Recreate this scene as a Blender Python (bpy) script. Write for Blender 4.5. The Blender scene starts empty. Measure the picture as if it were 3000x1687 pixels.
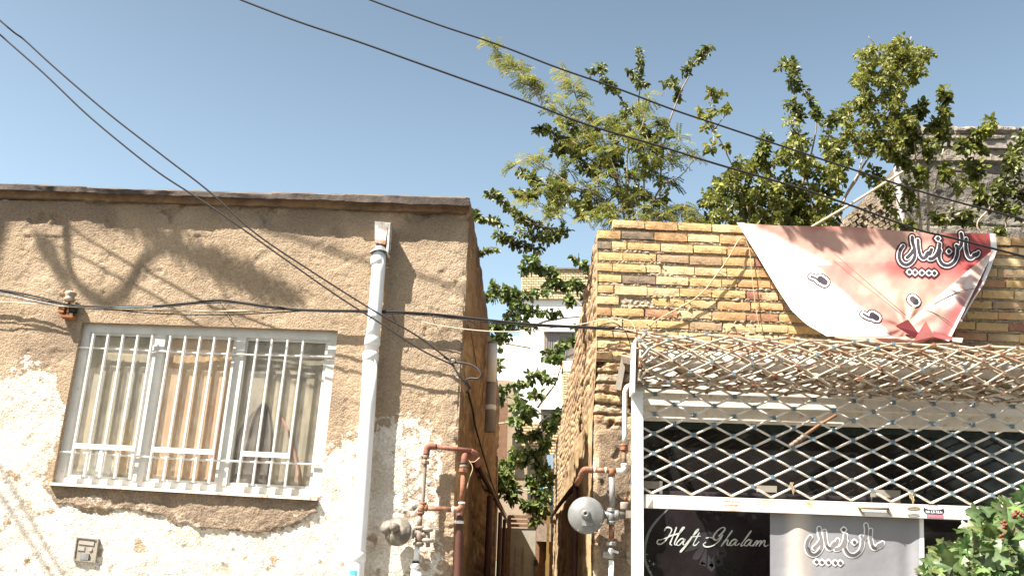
import bpy, bmesh, math, random
from mathutils import Vector, Matrix, noise
random.seed(7)
R = math.radians
sc = bpy.context.scene
COL = sc.collection

# ------------------------------------------------------------------ camera
FPX = 2800.0
cam_d = bpy.data.cameras.new('camera'); cam = bpy.data.objects.new('camera', cam_d); COL.objects.link(cam)
CAMLOC = Vector((0, -6.5, 1.6))
ROT = Matrix.Rotation(R(108), 3, 'X') @ Matrix.Rotation(R(2.0), 3, 'Z')
cam.matrix_world = Matrix.Translation(CAMLOC) @ ROT.to_4x4()
cam_d.sensor_width = 36; cam_d.lens = FPX / 3000 * 36; cam_d.clip_end = 3000; cam_d.clip_start = 0.05
sc.camera = cam
# ------------------------------------------------------------------ light
SD = Vector((1.0, 0.72, -1.72)).normalized()          # direction the sunlight travels
w = bpy.data.worlds.new('World'); sc.world = w; w.use_nodes = True
nt = w.node_tree; bg = nt.nodes['Background']
sky = nt.nodes.new('ShaderNodeTexSky'); sky.sky_type = 'NISHITA'; sky.sun_disc = False
sky.sun_elevation = math.asin(-SD.z); sky.sun_rotation = math.atan2(-SD.x, -SD.y)
sky.air_density = 1.25; sky.dust_density = 5.0; sky.ozone_density = 1.0; sky.altitude = 1100
tint = nt.nodes.new('ShaderNodeMix'); tint.data_type = 'RGBA'; tint.blend_type = 'MULTIPLY'; tint.inputs['Factor'].default_value = 1
tint.inputs['B'].default_value = (1.0, .945, .79, 1); nt.links.new(sky.outputs[0], tint.inputs['A']); 
stc = nt.nodes.new('ShaderNodeTexCoord'); sxyz = nt.nodes.new('ShaderNodeSeparateXYZ'); smr = nt.nodes.new('ShaderNodeMapRange'); svm = nt.nodes.new('ShaderNodeVectorMath'); svm.operation = 'SCALE'
smr.inputs[1].default_value = .25; smr.inputs[2].default_value = .62; smr.inputs[3].default_value = 1.12; smr.inputs[4].default_value = .66
nt.links.new(stc.outputs['Generated'], sxyz.inputs[0]); nt.links.new(sxyz.outputs[2], smr.inputs[0]); nt.links.new(tint.outputs['Result'], svm.inputs[0]); nt.links.new(smr.outputs[0], svm.inputs['Scale']); nt.links.new(svm.outputs[0], bg.inputs[0])
bg.inputs[1].default_value = 0.092
sl = bpy.data.lights.new('sun', 'SUN'); sl.energy = 5.0; sl.angle = R(0.53); sl.color = (1.0, 0.93, 0.83)
so = bpy.data.objects.new('sun', sl); COL.objects.link(so); so.location = (-5, -8, 20)
so.rotation_euler = SD.to_track_quat('-Z', 'Y').to_euler()
vs = sc.view_settings; vs.view_transform = 'Standard'; vs.look = 'None'; vs.gamma = 1; vs.exposure = 1.75

# ------------------------------------------------------------------ helpers
def ray(px, py):
    return ROT @ Vector(((px - 1500) / FPX, -(py - 843.5) / FPX, -1))
def pw(px, py, Y=0.0):                                  # picture point on the plane Y
    d = ray(px, py); t = (Y - CAMLOC.y) / d.y
    return CAMLOC + d * t
def pxp(px, py, X0, slope=0.0):                          # picture point on the alley plane x = X0 + slope*y
    d = ray(px, py); t = (X0 + slope * CAMLOC.y - CAMLOC.x) / (d.x - slope * d.y)
    return CAMLOC + d * t
def lerp(a, b, t): return a + (b - a) * t
def nz(p, s, o=0.0): return noise.noise(Vector((p[0] * s + o, p[1] * s + o * 1.7, p[2] * s - o)))
def fbm(p, s, n=4, o=0.0):
    v = 0; a = 1
    for i in range(n):
        v += a * nz(p, s, o + i * 3.1); s *= 2.03; a *= 0.5
    return v
def smooth(a, b, x):
    t = max(0, min(1, (x - a) / (b - a))); return t * t * (3 - 2 * t)
def mixc(a, b, t): return tuple(lerp(a[i], b[i], t) for i in range(3))
def cr(pts, n=6):                                       # catmull-rom
    P = [Vector(p) for p in pts]
    if len(P) < 3: return P
    P = [P[0] * 2 - P[1]] + P + [P[-1] * 2 - P[-2]]; out = []
    for i in range(1, len(P) - 2):
        for k in range(n):
            t = k / n; a, b, c, d = P[i - 1], P[i], P[i + 1], P[i + 2]
            out.append(0.5 * ((2 * b) + (c - a) * t + (2 * a - 5 * b + 4 * c - d) * t * t + (3 * b - a - 3 * c + d) * t ** 3))
    out.append(P[-2]); return out

class MB:
    def __init__(s): s.v = []; s.f = []; s.c = []; s.m = []; s.col = (1, 1, 1); s.mi = 0
    def add(s, vs, fs, cols=None):
        o = len(s.v); s.v += [tuple(x) for x in vs]
        for k, f in enumerate(fs):
            s.f.append(tuple(i + o for i in f)); s.m.append(s.mi)
            if cols is None: s.c.append([s.col] * len(f))
            else: s.c.append([cols[i] for i in f])
    def quad(s, a, b, c, d): s.add([a, b, c, d], [(0, 1, 2, 3)])
    def hexa(s, P):                                     # 8 pts: front 4 (ccw seen from front), back 4
        s.add(P, [(0, 1, 2, 3), (7, 6, 5, 4), (0, 4, 5, 1), (1, 5, 6, 2), (2, 6, 7, 3), (3, 7, 4, 0)])
    def box(s, a, b):
        x0, y0, z0 = a; x1, y1, z1 = b
        s.hexa([(x0, y0, z0), (x1, y0, z0), (x1, y0, z1), (x0, y0, z1), (x0, y1, z0), (x1, y1, z0), (x1, y1, z1), (x0, y1, z1)])
    def bar(s, p, q, wx, wy, up=Vector((0, -1, 0))):    # square bar from p to q
        p = Vector(p); q = Vector(q); d = (q - p).normalized()
        n = up - d * up.dot(d); n.normalize(); x = d.cross(n)
        A = [x * (-wx / 2) + n * (wy / 2), x * (wx / 2) + n * (wy / 2), x * (wx / 2) - n * (wy / 2), x * (-wx / 2) - n * (wy / 2)]
        s.add([p + a for a in A] + [q + a for a in A], [(0, 1, 5, 4), (1, 2, 6, 5), (2, 3, 7, 6), (3, 0, 4, 7), (3, 2, 1, 0), (4, 5, 6, 7)])
    def tube(s, pts, r, n=8, caps=True, r2=None):
        P = [Vector(p) for p in pts]; N = len(P)
        d0 = (P[1] - P[0]).normalized(); ref = Vector((0, 0, 1)) if abs(d0.z) < .9 else Vector((1, 0, 0))
        u = d0.cross(ref).normalized(); V = []
        for i in range(N):
            d = (P[min(i + 1, N - 1)] - P[max(i - 1, 0)])
            if d.length < 1e-9: d = d0
            d.normalize(); u = (u - d * u.dot(d)); u.normalize(); v = d.cross(u)
            rr = r(i / (N - 1)) if callable(r) else (r if r2 is None else lerp(r, r2, i / (N - 1)))
            for k in range(n):
                a = 2 * math.pi * k / n; V.append(P[i] + (u * math.cos(a) + v * math.sin(a)) * rr)
        F = [(i * n + k, i * n + (k + 1) % n, (i + 1) * n + (k + 1) % n, (i + 1) * n + k) for i in range(N - 1) for k in range(n)]
        if caps: F += [tuple(range(n))[::-1], tuple((N - 1) * n + k for k in range(n))]
        s.add(V, F)
    def lathe(s, c, axis, prof, n=24):                  # prof: (t along axis, radius)
        c = Vector(c); d = Vector(axis).normalized(); ref = Vector((0, 0, 1)) if abs(d.z) < .9 else Vector((1, 0, 0))
        u = d.cross(ref).normalized(); v = d.cross(u); V = []
        for (t, r) in prof:
            for k in range(n):
                a = 2 * math.pi * k / n; V.append(c + d * t + (u * math.cos(a) + v * math.sin(a)) * r)
        N = len(prof)
        F = [(i * n + k, i * n + (k + 1) % n, (i + 1) * n + (k + 1) % n, (i + 1) * n + k) for i in range(N - 1) for k in range(n)]
        F += [tuple(range(n))[::-1], tuple((N - 1) * n + k for k in range(n))]
        s.add(V, F)
    def grid(s, nx, ny, fn, skip=None):                 # fn(i,j) -> (vec, col)
        V = []; C = []
        for j in range(ny + 1):
            for i in range(nx + 1):
                p, c = fn(i, j); V.append(p); C.append(c)
        F = []
        for j in range(ny):
            for i in range(nx):
                if skip and skip(i, j): continue
                a = j * (nx + 1) + i; F.append((a, a + 1, a + nx + 2, a + nx + 1))
        s.add(V, F, C)
    def build(s, name, mats, parent=None, smooth_=False):
        me = bpy.data.meshes.new(name); me.from_pydata(s.v, [], s.f)
        ca = me.color_attributes.new('Col', 'FLOAT_COLOR', 'CORNER')
        flat = []
        for f in s.c:
            for c in f: flat += [c[0], c[1], c[2], 1.0]
        ca.data.foreach_set('color', flat)
        if not isinstance(mats, (list, tuple)): mats = [mats]
        for m in mats: me.materials.append(m)
        me.polygons.foreach_set('material_index', s.m)
        if smooth_: me.polygons.foreach_set('use_smooth', [True] * len(s.f))
        me.update()
        o = bpy.data.objects.new(name, me); COL.objects.link(o)
        if parent: o.parent = parent
        return o
def tag(o, label=None, cat=None, group=None, kind=None):
    if label: o['label'] = label
    if cat: o['category'] = cat
    if group: o['group'] = group
    if kind: o['kind'] = kind
    return o
def empty(name, label, cat, group=None):
    o = bpy.data.objects.new(name, None); COL.objects.link(o); o.empty_display_size = .1
    return tag(o, label, cat, group)

# ------------------------------------------------------------------ materials
def mat(name, col=(.5, .5, .5), rough=.8, spec=.3, metal=0, attr=False, var=.25, vs_=8, bump=0, bs=60, bump2=0, bs2=250,
        stain=None, stain_amt=0, stain_s=6, trans=0, dist=.01):
    m = bpy.data.materials.new(name); m.use_nodes = True; t = m.node_tree; L = t.links; N = t.nodes
    b = N['Principled BSDF']; b.inputs['Roughness'].default_value = rough; b.inputs['Metallic'].default_value = metal
    b.inputs['Specular IOR Level'].default_value = spec
    tc = N.new('ShaderNodeTexCoord')
    if attr:
        a = N.new('ShaderNodeAttribute'); a.attribute_name = 'Col'; src = a.outputs['Color']
    else:
        a = N.new('ShaderNodeRGB'); a.outputs[0].default_value = (*col, 1); src = a.outputs[0]
    if var > 0:
        n = N.new('ShaderNodeTexNoise'); n.inputs['Scale'].default_value = vs_; n.inputs['Detail'].default_value = 7
        n.inputs['Roughness'].default_value = .65; L.new(tc.outputs['Object'], n.inputs['Vector'])
        mr = N.new('ShaderNodeMapRange'); mr.inputs[1].default_value = .3; mr.inputs[2].default_value = .7
        mr.inputs[3].default_value = 1 - var; mr.inputs[4].default_value = 1 + var * .6
        L.new(n.outputs['Fac'], mr.inputs[0])
        mu = N.new('ShaderNodeVectorMath'); mu.operation = 'SCALE'; L.new(src, mu.inputs[0]); L.new(mr.outputs[0], mu.inputs['Scale'])
        src = mu.outputs[0]
    if stain:
        n2 = N.new('ShaderNodeTexNoise'); n2.inputs['Scale'].default_value = stain_s; n2.inputs['Detail'].default_value = 9
        n2.inputs['Roughness'].default_value = .7; L.new(tc.outputs['Object'], n2.inputs['Vector'])
        m2 = N.new('ShaderNodeMapRange'); m2.inputs[1].default_value = 1 - stain_amt - .08; m2.inputs[2].default_value = 1 - stain_amt + .08
        L.new(n2.outputs['Fac'], m2.inputs[0])
        mx = N.new('ShaderNodeMix'); mx.data_type = 'RGBA'; L.new(m2.outputs[0], mx.inputs['Factor']); L.new(src, mx.inputs['A'])
        mx.inputs['B'].default_value = (*stain, 1); src = mx.outputs['Result']
    L.new(src, b.inputs['Base Color'])
    prev = None
    for (st, scl, dd) in ((bump, bs, dist), (bump2, bs2, dist * .4)):
        if st > 0:
            n = N.new('ShaderNodeTexNoise'); n.inputs['Scale'].default_value = scl; n.inputs['Detail'].default_value = 5
            L.new(tc.outputs['Object'], n.inputs['Vector'])
            bp = N.new('ShaderNodeBump'); bp.inputs['Strength'].default_value = st; bp.inputs['Distance'].default_value = dd
            L.new(n.outputs['Fac'], bp.inputs['Height'])
            if prev: L.new(prev, bp.inputs['Normal'])
            prev = bp.outputs[0]
    if prev: L.new(prev, b.inputs['Normal'])
    if trans > 0:
        tr = N.new('ShaderNodeBsdfTranslucent'); L.new(src, tr.inputs[0])
        ms = N.new('ShaderNodeMixShader'); ms.inputs[0].default_value = trans
        L.new(b.outputs[0], ms.inputs[1]); L.new(tr.outputs[0], ms.inputs[2]); L.new(ms.outputs[0], N['Material Output'].inputs[0])
    return m
M = {}
M['plaster'] = mat('plaster', attr=True, rough=.95, spec=.1, var=.32, vs_=60, bump=1, bs=80, bump2=1, bs2=190, dist=.011, stain=(.17, .125, .085), stain_amt=.34, stain_s=55)
M['mud'] = mat('mud_render', attr=True, rough=.95, spec=.1, var=.35, vs_=9, bump=.7, bs=22, bump2=.8, bs2=90, dist=.012)
M['brick'] = mat('brick', attr=True, rough=.9, spec=.15, var=.22, vs_=25, bump=.6, bs=60, bump2=.6, bs2=200, dist=.006)
M['mortar'] = mat('mortar', (.42, .35, .255), rough=.95, spec=.1, var=.35, vs_=30, bump=1, bs=40, bump2=.8, bs2=160, dist=.02)
M['coping'] = mat('coping_render', attr=True, rough=.9, spec=.15, var=.4, vs_=12, bump=.8, bs=30, bump2=.6, bs2=120, dist=.01)
M['wmetal'] = mat('white_metal', (.74, .73, .70), rough=.45, spec=.4, var=.1, vs_=14, stain=(.30, .16, .08), stain_amt=.34, stain_s=22)
M['frame'] = mat('white_frame', (.60, .585, .55), rough=.5, spec=.35, var=.12, vs_=9, stain=(.25, .17, .12), stain_amt=.3, stain_s=30)
M['sill'] = mat('painted_sill', (.68, .62, .55), rough=.6, spec=.3, var=.2, vs_=9, stain=(.36, .2, .14), stain_amt=.42, stain_s=18)
M['pvc'] = mat('pvc', (.80, .81, .82), rough=.4, spec=.4, var=.06, vs_=5)
M['rust'] = mat('rust_pipe', (.22, .095, .055), rough=.75, spec=.25, var=.35, vs_=20, bump=.4, bs=80, dist=.004, stain=(.33, .24, .17), stain_amt=.42, stain_s=26)
M['rustlat'] = mat('rusty_lattice', (.46, .40, .31), rough=.6, spec=.3, var=.25, vs_=20, stain=(.20, .095, .045), stain_amt=.46, stain_s=12)
M['zinc'] = mat('zinc', (.27, .27, .27), rough=.45, spec=.5, metal=.3, var=.3, vs_=25, bump=.3, bs=60, dist=.003)
M['regul'] = mat('regulator_paint', (.165, .17, .168), rough=.4, spec=.5, var=.25, vs_=20, stain=(.22, .18, .14), stain_amt=.36, stain_s=30)
M['dirtymetal'] = mat('dirty_metal', (.26, .215, .175), rough=.7, spec=.3, var=.35, vs_=20, stain=(.2, .13, .09), stain_amt=.42, stain_s=26)
M['blue'] = mat('blue_joint', (.13, .19, .23), rough=.6, spec=.3, var=.3, vs_=30)
M['cable'] = mat('cable', (.018, .016, .017), rough=.6, spec=.3, var=.2)
M['cablegrey'] = mat('cable_grey', (.045, .04, .042), rough=.6, spec=.3, var=.2)
M['cablewhite'] = mat('cable_cream', (.62, .56, .42), rough=.6, spec=.3, var=.1)
M['rope'] = mat('rope', (.46, .36, .22), rough=.9, spec=.1, var=.2)
M['black'] = mat('dark_room', (.012, .010, .011), rough=.9, spec=.05, var=0)
M['leafD'] = mat('leaf_dark', attr=True, rough=.42, spec=.45, var=0, trans=.30)
M['leafL'] = mat('leaf_light', attr=True, rough=.5, spec=.35, var=0, trans=.40)
M['bark'] = mat('bark', (.30, .24, .19), rough=.9, spec=.1, var=.3, vs_=30, bump=.5, bs=60)
M['barkpale'] = mat('bark_pale', (.45, .37, .28), rough=.9, spec=.1, var=.3, vs_=30, bump=.5, bs=60)
M['cloth'] = mat('printed_cloth', attr=True, rough=.55, spec=.3, var=.05, vs_=20, bump=.25, bs=9, dist=.02, trans=.12)
M['ink'] = mat('ink_dark', (.035, .028, .035), rough=.6, spec=.3, var=.1)
M['inkhalo'] = mat('ink_halo', (.055, .016, .02), rough=.6, spec=.2, var=.2)
M['inkgrey'] = mat('ink_grey', (.09, .08, .08), rough=.6, spec=.3, var=.1)
M['inkwhite'] = mat('ink_white', (.80, .79, .78), rough=.6, spec=.2, var=.04)
M['letters'] = mat('glass_lettering', (.48, .52, .49), rough=.5, spec=.3, var=.3, vs_=8)
M['conc'] = mat('concrete_wall', attr=True, rough=.95, spec=.1, var=.3, vs_=7, bump=1, bs=16, bump2=1, bs2=70, dist=.03)
M['white'] = mat('white_render', (.80, .79, .77), rough=.9, spec=.1, var=.05, vs_=2)
M['beige'] = mat('beige_render', (.36, .28, .20), rough=.9, spec=.1, var=.2, vs_=4, bump=.5, bs=20)
M['gate'] = mat('painted_gate', (.33, .31, .26), rough=.6, spec=.3, var=.25, vs_=4, stain=(.16, .09, .06), stain_amt=.36, stain_s=8)
M['asph'] = mat('asphalt', (.06, .058, .055), rough=.9, spec=.2, var=.3, vs_=6, bump=.6, bs=60)
M['pave'] = mat('paving', (.34, .31, .27), rough=.9, spec=.1, var=.25, vs_=5, bump=.6, bs=30)
M['roof'] = mat('roof_tar', (.17, .14, .12), rough=.9, spec=.15, var=.3, vs_=6)
M['tarsheet'] = mat('curtain_dark', (.035, .045, .042), rough=.9, spec=.05, var=.4, vs_=30)
M['bamboo'] = mat('bamboo', (.55, .43, .29), rough=.6, spec=.25, var=.2, vs_=20)
M['wood'] = mat('wood_brown', (.20, .115, .07), rough=.7, spec=.2, var=.3, vs_=12)
M['ceramic'] = mat('ceramic', (.42, .33, .24), rough=.35, spec=.5, var=.2, vs_=20)
M['berry'] = mat('berry', (.20, .065, .035), rough=.5, spec=.4, var=.3)
M['hose'] = mat('faded_hose', (.33, .19, .15), rough=.7, var=.2)
M['bluecloth'] = mat('blue_cloth', (.03, .32, .40), rough=.8, spec=.1, var=.1)
M['bluesheet'] = mat('pale_blue_sheet', (.28, .38, .47), rough=.7, spec=.2, var=.1)
M['greyplast'] = mat('grey_plastic_cover', (.30, .27, .23), rough=.6, spec=.3, var=.2, vs_=30, stain=(.3, .24, .17), stain_amt=.4, stain_s=30)
M['darkglass'] = mat('dark_glass', (.012, .010, .010), rough=.06, spec=.5, var=0)
M['sticker'] = mat('blue_sticker', (.08, .38, .55), rough=.5, spec=.3, var=.2)
M['pink'] = mat('pink_sticker', (.62, .17, .26), rough=.6, spec=.2, var=.2)
# window glass: mostly clear, a little dusty, reflects the sky
def glass_mat():
    m = bpy.data.materials.new('dusty_window_glass'); m.use_nodes = True; t = m.node_tree; N = t.nodes; L = t.links
    N.remove(N['Principled BSDF'])
    tr = N.new('ShaderNodeBsdfTransparent'); tr.inputs[0].default_value = (.96, .95, .92, 1)
    gl = N.new('ShaderNodeBsdfGlossy'); gl.inputs['Roughness'].default_value = .04
    df = N.new('ShaderNodeBsdfDiffuse'); df.inputs[0].default_value = (.5, .46, .4, 1)
    fr = N.new('ShaderNodeFresnel'); fr.inputs[0].default_value = 1.22
    a = N.new('ShaderNodeMixShader'); g0 = N.new('ShaderNodeNewGeometry'); q1 = N.new('ShaderNodeMath'); q1.operation = 'SUBTRACT'; q1.inputs[0].default_value = 1; L.new(g0.outputs['Backfacing'], q1.inputs[1]); q2 = N.new('ShaderNodeMath'); q2.operation = 'MULTIPLY'; L.new(fr.outputs[0], q2.inputs[0]); L.new(q1.outputs[0], q2.inputs[1]); L.new(q2.outputs[0], a.inputs[0]); L.new(tr.outputs[0], a.inputs[1]); L.new(gl.outputs[0], a.inputs[2])
    nn = N.new('ShaderNodeTexNoise'); nn.inputs['Scale'].default_value = 9; nn.inputs['Detail'].default_value = 8
    mr = N.new('ShaderNodeMapRange'); mr.inputs[1].default_value = .35; mr.inputs[2].default_value = .75; mr.inputs[3].default_value = .06; mr.inputs[4].default_value = .28
    L.new(nn.outputs[0], mr.inputs[0])
    b = N.new('ShaderNodeMixShader'); gm = N.new('ShaderNodeNewGeometry'); m1 = N.new('ShaderNodeMath'); m1.operation = 'SUBTRACT'; m1.inputs[0].default_value = 1; L.new(gm.outputs['Backfacing'], m1.inputs[1])
    m2 = N.new('ShaderNodeMath'); m2.operation = 'MULTIPLY'; L.new(mr.outputs[0], m2.inputs[0]); L.new(m1.outputs[0], m2.inputs[1])
    L.new(m2.outputs[0], b.inputs[0]); L.new(a.outputs[0], b.inputs[1]); L.new(df.outputs[0], b.inputs[2])
    L.new(b.outputs[0], N['Material Output'].inputs[0]); return m
M['glass'] = glass_mat()

SL = 0.027                                              # the alley runs a little to the right as it goes back
XL = pw(1350, 1100).x; XR = pw(1742, 1100).x            # the two corners
ROOFZ = pw(1375, 600).z
def inpoly(x, y, P):
    c = False; j = len(P) - 1
    for i in range(len(P)):
        if (P[i][1] > y) != (P[j][1] > y) and x < (P[j][0] - P[i][0]) * (y - P[i][1]) / (P[j][1] - P[i][1]) + P[i][0]: c = not c
        j = i
    return c
def proj(p):
    q = ROT.transposed() @ (Vector(p) - CAMLOC)
    return (1500 + FPX * q.x / -q.z, 843.5 - FPX * q.y / -q.z)

# ------------------------------------------------------------------ ground
def ground():
    mb = MB(); mb.quad((-400, -400, 0), (400, -400, 0), (400, 600, 0), (-400, 600, 0))
    tag(mb.build('ground', M['asph']), 'dark asphalt street running past both buildings', 'ground', kind='structure')
    mb = MB(); mb.box((-12, -1.9, 0.004), (14, 0.0, .13)); tag(mb.build('pavement', M['pave']), 'pale paved footpath along the two fronts', 'pavement', kind='structure')
    mb = MB(); mb.box((XL - .2, .002, .004), (XR + .6, 12, .12)); tag(mb.build('path', M['pave']), 'narrow paved alley floor between the buildings', 'path', kind='structure')
ground()

# ------------------------------------------------------------------ left house
CB = (.385, .29, .20)   # beige plaster
CW = (.74, .68, .60)     # old white paint
CG = (.33, .26, .19)     # grey cement patch
WPOLY = [(-400, 1180), (-100, 1150), (20, 1125), (70, 1105), (120, 1100), (165, 1150), (170, 1200), (150, 1290), (128, 1360), (118, 1430), (150, 1470), (210, 1492),
         (290, 1498), (370, 1500), (450, 1525), (560, 1528), (640, 1545), (760, 1550), (850, 1535), (905, 1500), (935, 1440), (955, 1385), (985, 1345),
         (1035, 1300), (1080, 1275), (1130, 1262), (1180, 1250), (1235, 1258), (1262, 1285), (1255, 1330), (1275, 1380), (1285, 1450), (1282, 1530), (1290, 1600), (1310, 1700), (1330, 1900), (-400, 1900)]
GPOLY = [(118, 1420), (940, 1455), (930, 1500), (860, 1530), (780, 1550), (640, 1548), (500, 1525), (400, 1500), (300, 1490), (190, 1480), (140, 1460)]
def house():
    root = empty('plaster_house', 'rough beige plaster house with flaking white paint and a barred window', 'house')
    rows = [[(-260, 583), (262, 590), (985, 606), (1377, 617)],
            [(-260, 930), (240, 943), (990, 968), (1358, 980)],
            [(-260, 1395), (150, 1420), (938, 1455), (1331, 1470)],
            [(-260, 1760), (95, 1760), (915, 1760), (1325, 1760)]]
    K = [[pw(x, y) for (x, y) in r] for r in rows]
    nxs = [44, 84, 50]; nys = [46, 60, 40]
    def P(i, j):
        a = 0
        while a < 2 and i > nxs[a]: i -= nxs[a]; a += 1
        b = 0
        while b < 2 and j > nys[b]: j -= nys[b]; b += 1
        u = i / nxs[a]; v = j / nys[b]
        return lerp(lerp(K[b][a], K[b][a + 1], u), lerp(K[b + 1][a], K[b + 1][a + 1], u), v)
    S = 2                                               # refinement
    NX = sum(nxs) * S; NY = sum(nys) * S
    wi0, wi1 = nxs[0] * S, (nxs[0] + nxs[1]) * S; wj0, wj1 = nys[0] * S, (nys[0] + nys[1]) * S
    def fn(i, j):
        p = P(i / S, j / S); q = proj(p)
        near = min(1, max(0, max(wi0 - i, i - wi1, wj0 - j, j - wj1)) / 9)   # calmer at the opening
        d = fbm(p, 2.6, 2) * .009 + fbm(p, 16, 3, 5) * .0022 + max(0, fbm(p, 34, 2, 9) - .25) * -.010
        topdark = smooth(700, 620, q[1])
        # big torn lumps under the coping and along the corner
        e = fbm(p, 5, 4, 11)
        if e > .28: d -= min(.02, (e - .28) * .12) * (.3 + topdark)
        if q[1] < 690: d += max(0, e) * .012
        cd = max(0, 1 - (NX - i) / 12); d += abs(fbm(p, 9, 3, 2)) * .02 * cd + cd * cd * .012 * (-1)
        lip = math.exp(-((1 - near) - .4) ** 2 * 20) * .004
        edge = (1 - near) * 0
        pl = lerp(0, 1, near)
        x, y = q; x += fbm(p, 2.2, 4, 20) * 30; y += fbm(p, 2.6, 5, 31) * 36; x += fbm(p, 12, 4, 81) * 16; y += fbm(p, 11, 4, 85) * 20
        wv = 1.0 if inpoly(x, y, WPOLY) else 0.0
        sp = fbm(p, 30, 3, 41)
        if wv > .5 and sp > .50 - .36 * smooth(1350, 1120, q[1]) - .1 * smooth(-.2, .4, nz(p, 2, 3)): wv = 0.3
        if wv > .5 and q[0] > 1180 and fbm(p, 13, 4, 47) > .05: wv = .12
        if wv < .5 and sp > .16 and inpoly(x, y + 45, WPOLY): wv = .75
        base = mixc(CB, (.42, .32, .225), smooth(-.3, .5, fbm(p, 1.5, 3, 50)))
        base = mixc(base, (.22, .165, .12), .6 * smooth(.1, .55, fbm(p, 2.3, 3, 57)))
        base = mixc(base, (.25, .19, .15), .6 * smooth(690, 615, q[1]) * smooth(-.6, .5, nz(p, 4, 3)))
        if q[0] > 1290: base = mixc(base, (.42, .33, .24), .35 * smooth(1290, 1340, q[0]))
        g = 0
        if inpoly(x * .5 + q[0] * .5, y * .5 + q[1] * .5, GPOLY): g = 1; d += .012 + abs(fbm(p, 7, 3, 70)) * .01
        c = mixc(base, CW, wv)
        if g: c = mixc((.32, .245, .175), (.25, .19, .14), smooth(-.4, .4, fbm(p, 6, 3, 61)))
        if wv > .5: d += .003
        if wv > .5 and fbm(p, 9, 4, 77) > .55: c = (.40, .31, .22)
        if wv > .5: c = mixc(c, (.60, .52, .42), smooth(.0, .5, fbm(p, 5, 4, 93)) * .7); d += fbm(p, 24, 3, 3) * .003
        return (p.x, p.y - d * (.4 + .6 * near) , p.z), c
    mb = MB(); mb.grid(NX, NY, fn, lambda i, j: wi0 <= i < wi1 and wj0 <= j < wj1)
    g = MB(); g.v, g.f, g.c, g.m = mb.v, mb.f, mb.c, mb.m
    # reveals, following the rough edge of the opening
    D = .10
    def vat(i, j): return Vector(mb.v[j * (NX + 1) + i])
    loop = [(i, wj0) for i in range(wi0, wi1)] + [(wi1, j) for j in range(wj0, wj1)] + [(i, wj1) for i in range(wi1, wi0, -1)] + [(wi0, j) for j in range(wj1, wj0, -1)]
    V = [vat(*a) for a in loop]; n = len(V); mid = [Vector((v.x, v.y + .03, v.z)) for v in V]; V2 = [Vector((v.x, D, v.z)) for v in V]
    g.col = (.36, .27, .19); g.add(V + mid + V2, [(k, (k + 1) % n, n + (k + 1) % n, n + k) for k in range(n)] + [(n + k, n + (k + 1) % n, 2 * n + (k + 1) % n, 2 * n + k) for k in range(n)])
    # lower wall to the ground, and far left
    g.col = CW; a, b = K[3][0], K[3][3]
    g.quad(a, b, (b.x - .005, 0, 0), (a.x, 0, 0)); g.quad((-9, 0, 0), (-9, 0, K[0][0].z + .25), K[0][0], (K[0][0].x, 0, 0))
    g.quad((-9, D, 0), (K[1][1].x - .4, D, 0), (K[1][1].x - .4, D, ROOFZ - .1), (-9, D, ROOFZ - .1))
    fw = g.build('front_wall', M['plaster'], root, True)
    # side wall along the alley
    mb = MB(); NXs, NYs = 110, 150
    corner = [pw(x, y) for (x, y) in [(1377, 617), (1366, 776), (1357, 900), (1354, 1000), (1341, 1150), (1335, 1290), (1330, 1470), (1325, 1760)]]
    def cx(z):
        for k in range(len(corner) - 1):
            if corner[k].z >= z >= corner[k + 1].z: return lerp(corner[k + 1].x, corner[k].x, (z - corner[k + 1].z) / (corner[k].z - corner[k + 1].z))
        return corner[0].x if z > corner[0].z else corner[-1].x
    ztop = corner[0].z
    def sf(i, j):
        u = (i / NXs); y = 7.3 * u ** 1.7; z = ztop * (1 - j / NYs); x = cx(z) * (1 - smooth(0, .6, y)) + (XL) * smooth(0, .6, y) + SL * y
        p = Vector((x, y, z)); d = fbm(p, 2.2, 4, 4) * .035 + abs(fbm(p, 8, 4, 8)) * .02
        e = fbm(p, 4, 4, 15)
        if e > .15: d -= (e - .15) * .09
        w_ = smooth(0, .12, y)
        if z < 1.7: d -= .02
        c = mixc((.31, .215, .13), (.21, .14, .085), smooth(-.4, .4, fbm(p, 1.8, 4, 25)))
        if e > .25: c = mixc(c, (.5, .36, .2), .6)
        # roof edge wanders a little
        if j < 3: z += (fbm(p, 2.5, 3, 88) * .05 - .01) * smooth(0, .5, y) - .02 * w_
        if y > 1.9 and z < 3.0 and (z * 14.0) % 1 < .22: d -= .014
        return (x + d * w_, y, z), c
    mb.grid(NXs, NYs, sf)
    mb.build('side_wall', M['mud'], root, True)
    # coping: tar-and-render edge in three stretches
    mb = MB(); segs = [((-260, 0), (255, 0)), ((255, 0), (795, 0)), ((795, 0), (1010, 0)), ((1010, 0), (1376, 0))]
    def topy(x): return 540 + (582 - 540) * (x / 1376)
    def ln(xa, xb, n, ya, yb, Ya, Yb, ca, cb, o):
        def f(i, j):
            x = lerp(xa, xb, i / n); v = j / 3; p = pw(x, topy(x) + lerp(ya, yb, v), lerp(Ya, Yb, v)); e = fbm(p, 7, 4, o)
            p.y -= e * .008; p.z += fbm(p, 11, 3, o + 3) * .006
            return tuple(p), mixc(ca, cb, smooth(-.5, .5, fbm(p, 4, 4, o + 9)))
        mb.grid(n, 3, f)
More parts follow.
